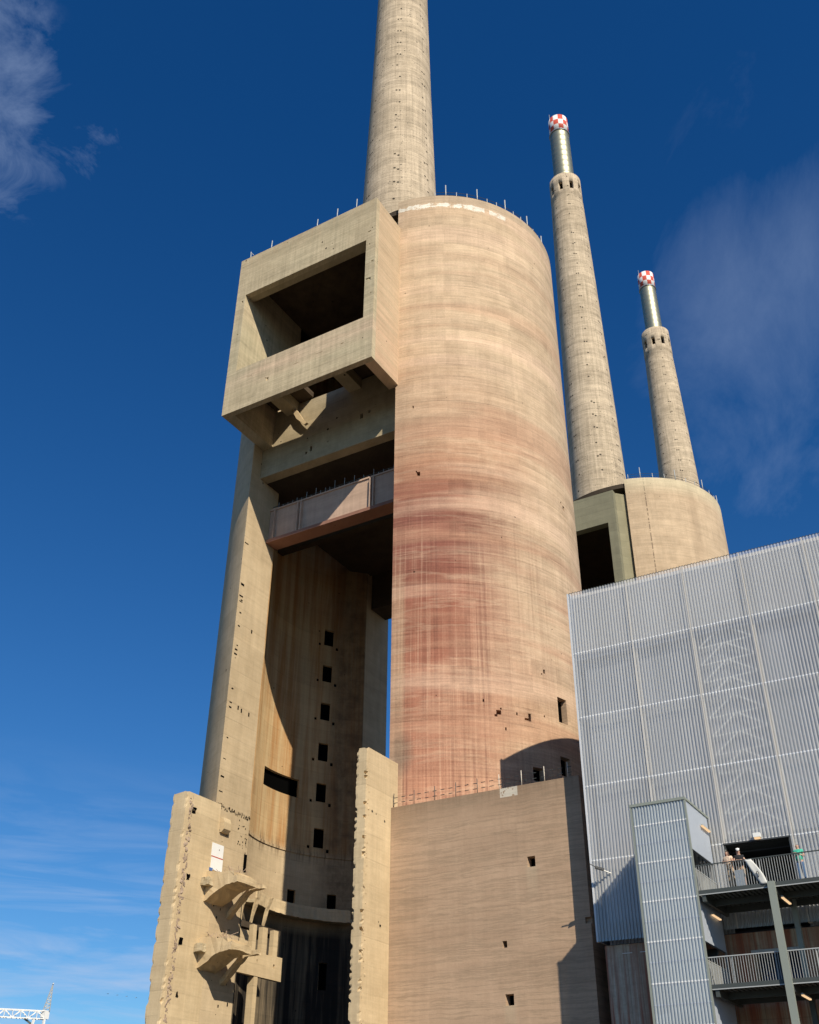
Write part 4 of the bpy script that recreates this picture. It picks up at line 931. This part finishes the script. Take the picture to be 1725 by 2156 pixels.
def person(at, label, top, legs, shoes, hair, lean=0.0, arms='rail', cap=False, long_hair=False, rz=0.0, shorts=False):
    t = thing('person', at, label, 'person'); t.rotation_euler = (0, 0, rz)
    def L(x, y, z):  # lean the upper body forward (towards -Y)
        if z > .9: dz = z-.9; y = y-dz*lean*.75; z = .9+dz*(1-lean*.14)
        return (x, y, z)
    pel, bel, che, nek, hd, hd2 = L(0, 0, .93), L(0, -.01, 1.10), L(0, -.01, 1.32), L(0, .0, 1.47), L(0, -.01, 1.57), L(0, -.015, 1.66)
    trunk = [(pel, .14), (bel, .125), (che, .15), (nek, .055), (hd, .085), (hd2, .08)]
    ch = [trunk]; hands = []
    sh, tr, so = [[(pel, .20), (bel, .19), (che, .20), (L(0, 0, 1.43), .10)]], [[(pel, .175), (L(0, 0, 1.0), .16)]], []
    for sx in (-1, 1):
        s0 = L(sx*.17, 0, 1.39)
        if arms == 'rail': e0, w0, pm = L(sx*.24, -.12, 1.16), (sx*.14, che[1]-.30, 1.14), (sx*.07, che[1]-.36, 1.14)
        else: e0, w0, pm = L(sx*.25, -.03, 1.13), (-sx*.02, che[1]-.21, 1.24+.03*sx), (-sx*.09, che[1]-.20, 1.26+.03*sx)
        ch.append([(che, .15), (s0, .062), (e0, .042), (w0, .028), (pm, .033)])
        d = (Vector(pm)-Vector(w0)).normalized(); side = d.cross(Vector((0, 0, 1))).normalized()
        for k in range(5):
            o_ = side*(k-1.5)*.018 if k < 4 else side*-.04; ln = (.075, .085, .08, .065, .05)[k]
            q0 = Vector(pm)+o_*.8; q1 = q0+d*ln*.55+(side*-.02 if k == 4 else Vector((0, 0, .004))); q2 = q1+(d*.6+Vector((0, 0, -.8))).normalized()*ln*.5
            hands.append([[(tuple(q0), .010), (tuple(q1), .009), (tuple(q2), .008)]])
        kn, an, toe = (sx*.105, -.03, .50), (sx*.11, .02, .09), (sx*.125, -.15, .035)
        hip = (sx*.095, 0, .86)
        ch.append([(pel, .14), (hip, .088), (kn, .058), (an, .038), (toe, .035)])
        sh.append([(che, .20), (s0, .09), (tuple((Vector(s0)+Vector(e0))*.5), .078)])
        tr.append([(pel, .175), (hip, .12), (kn, .088)] + ([] if shorts else [((sx*.11, .015, .13), .07)]))
        so.append([[((sx*.11, .04, .07), .05), ((sx*.115, -.06, .045), .048), ((sx*.125, -.17, .035), .04)]])
    nose = [[(L(0, -.095, 1.60), .013), (L(0, -.112, 1.585), .014)]]; ears = [[[(L(sx*.085, .0, 1.59), .012), (L(sx*.093, .01, 1.61), .016)]] for sx in (-1, 1)]
    skin_mesh('body', [ch, nose]+ears+hands, 'skin', t)
    torso = [[(L(0, 0, .90), .165), (L(0, 0, 1.02), .16), (L(0, -.01, 1.18), .155), (L(0, -.01, 1.32), .17), (L(0, 0, 1.40), .13)]]
    skin_mesh('shirt', [sh, torso], top, t)
    lg = [[[(L(0, 0, 1.0), .15), (L(0, 0, .84), .16)]]]
    for sx in (-1, 1): lg.append([[(L(sx*.085, 0, .94), .115), ((sx*.10, -.01, .7), .10), ((sx*.105, -.03, .5), .082)] + ([] if shorts else [((sx*.11, .0, .3), .072), ((sx*.11, .015, .12), .066)])])
    skin_mesh('trousers', lg, legs, t)
    for s_ in so: skin_mesh('shoe', s_[0:1], shoes, t)
    hr = [(L(0, .03, 1.53), .07), (L(0, .025, 1.62), .088), (L(0, .0, 1.69), .08)]
    hc = [hr]
    if long_hair: hc += [[(L(0, .03, 1.53), .07), (L(sx*.075, .0, 1.47), .04), (L(sx*.09, -.03, 1.34), .03)] for sx in (-1, 1)]
    skin_mesh('hair', hc, hair, t)
    for sx in (-1, 1):
        e = skin_mesh('eye', [[(L(sx*.032, -.083, 1.615), .009), (L(sx*.032, -.09, 1.615), .008)]], 'blackc', t)
    skin_mesh('mouth', [[(L(-.022, -.088, 1.545), .006), (L(.022, -.088, 1.545), .006)]], 'redp', t)
    if cap:
        skin_mesh('cap', [[(L(0, .0, 1.66), .098), (L(0, .0, 1.72), .085)], [(L(0, .0, 1.66), .098), (L(0, -.14, 1.665), .05)]], 'whitec', t)
    return t
FZ = 11.02
person((-12.0, 48.62, FZ), 'person with long brown hair and a cream top leaning on the guard, leftmost of three', 'cream', 'khaki', 'whitec', 'hairb', .32, 'rail', False, True, R(-14))
person((-11.55, 48.62, FZ), 'person in black with a white cap leaning on the guard, between the other two', 'blackc', 'khaki', 'whitec', 'hairb', .30, 'rail', True, False, R(12), True)
person((-9.02, 48.95, FZ), 'person in a teal shirt and jeans standing upright with folded arms, rightmost of three', 'teal', 'jeans', 'dgrey', 'hairg', .0, 'fold', False, False, R(-10))

# ---------------------------------------------------------------- far crane and birds
CR = thing('harbour_crane', (-186.5, 166.5, GZ), 'far white lattice crane at the bottom left with a horizontal boom and short mast', 'crane')
A = Vector((-186.6, 166.3, 0)); Bd = (Vector((-192.4, 159.6, 0))-Vector((-187.1, 165.8, 0))).normalized(); Pd = Vector((-Bd.y, Bd.x, 0))
def lattice(mb, p0, p1, w0, w1, h0, h1, n, th, up=Vector((0, 0, 1)), sd=None):
    sd = sd or Pd; prev = None
    for i in range(n+1):
        k = i/n; c = p0.lerp(p1, k); w = w0+(w1-w0)*k; h = h0+(h1-h0)*k
        q = [c-sd*w/2, c+sd*w/2, c+sd*w/2+up*h, c-sd*w/2+up*h]
        if prev:
            for a_, b_ in zip(prev, q): mb.bar(a_, b_, th)
            for a_, b_ in ((0, 3), (1, 2)): mb.bar(prev[a_] if i % 2 else prev[b_], q[b_] if i % 2 else q[a_], th*.7)
            mb.bar(prev[3], q[2], th*.6)
        for a_ in range(4): mb.bar(q[a_], q[(a_+1) % 4], th*.7)
        prev = q
mb = MB(); lattice(mb, A+Vector((0, 0, 28.0)), A+Bd*45+Vector((0, 0, 28.2)), 1.4, 1.4, 1.5, 1.3, 28, .16); mb.build('boom', 'white', CR)
mb = MB(); tip = A-Bd*.55+Vector((0, 0, 34.8))
for sd in (-.5, .5):
    f0, f1 = A+Bd*.55+Pd*sd+Vector((0, 0, 29.6)), A-Bd*.75+Pd*sd+Vector((0, 0, 29.6)); t0 = tip+Pd*sd*.25
    mb.bar(f0, t0, .14); mb.bar(f1, t0, .14)
    for i in range(7):
        k0, k1 = i/7.5, (i+1)/7.5; mb.bar(f0.lerp(t0, k0), f1.lerp(t0, k1), .08); mb.bar(f1.lerp(t0, k1), f0.lerp(t0, k1), .08)
mb.bar(tip-Pd*.4, tip+Pd*.4, .25)
mb.build('mast', 'greyrail', CR)
mb = MB(); mb.box(A.x-.6, A.x+.6, A.y-.6, A.y+.6, 28.0, 29.6); mb.build('cabin', 'white', CR)
for sx in (-1, 1):
    MB().bar(A+Pd*.5*sx+Vector((0, 0, 28)), A+Pd*3*sx-Bd*1+Vector((0, 0, GZ)), .4).build('leg', 'white', CR)
    MB().bar(A+Bd*2+Pd*.5*sx+Vector((0, 0, 28)), A+Pd*3*sx+Bd*6+Vector((0, 0, GZ)), .4).build('leg', 'white', CR)
MB().bar(A+Bd*4.0+Vector((0, 0, 28)), A+Vector((0, 0, 25.5)), .35).build('brace', 'darksteel', CR)
for k in range(4):
    p = Vector((-178.4+1.4*k, 175.1+1.4*k, 33.35-.17*k)); bm_ = MB()
    for sx in (-1, 1):
        bm_.add([p, p+Vector((0, -.12, .02)), p+Vector((sx*.2, -.05, .07)), p+Vector((sx*.42, .05, .02)), p+Vector((sx*.2, .1, .05))], [(0, 1, 2), (0, 2, 4), (2, 3, 4), (0, 4, 1)])
    bm_.tube(p+Vector((0, -.18, 0)), p+Vector((0, .18, 0)), .04, 6, .02)
    tag(bm_.build('seagull', 'bird', at=tuple(p)), 'tiny gull flying low in the sky above the far crane, beside three like it', 'bird', 'gulls in a row')
for o in C.objects:
    if 'org' in o: del o['org']
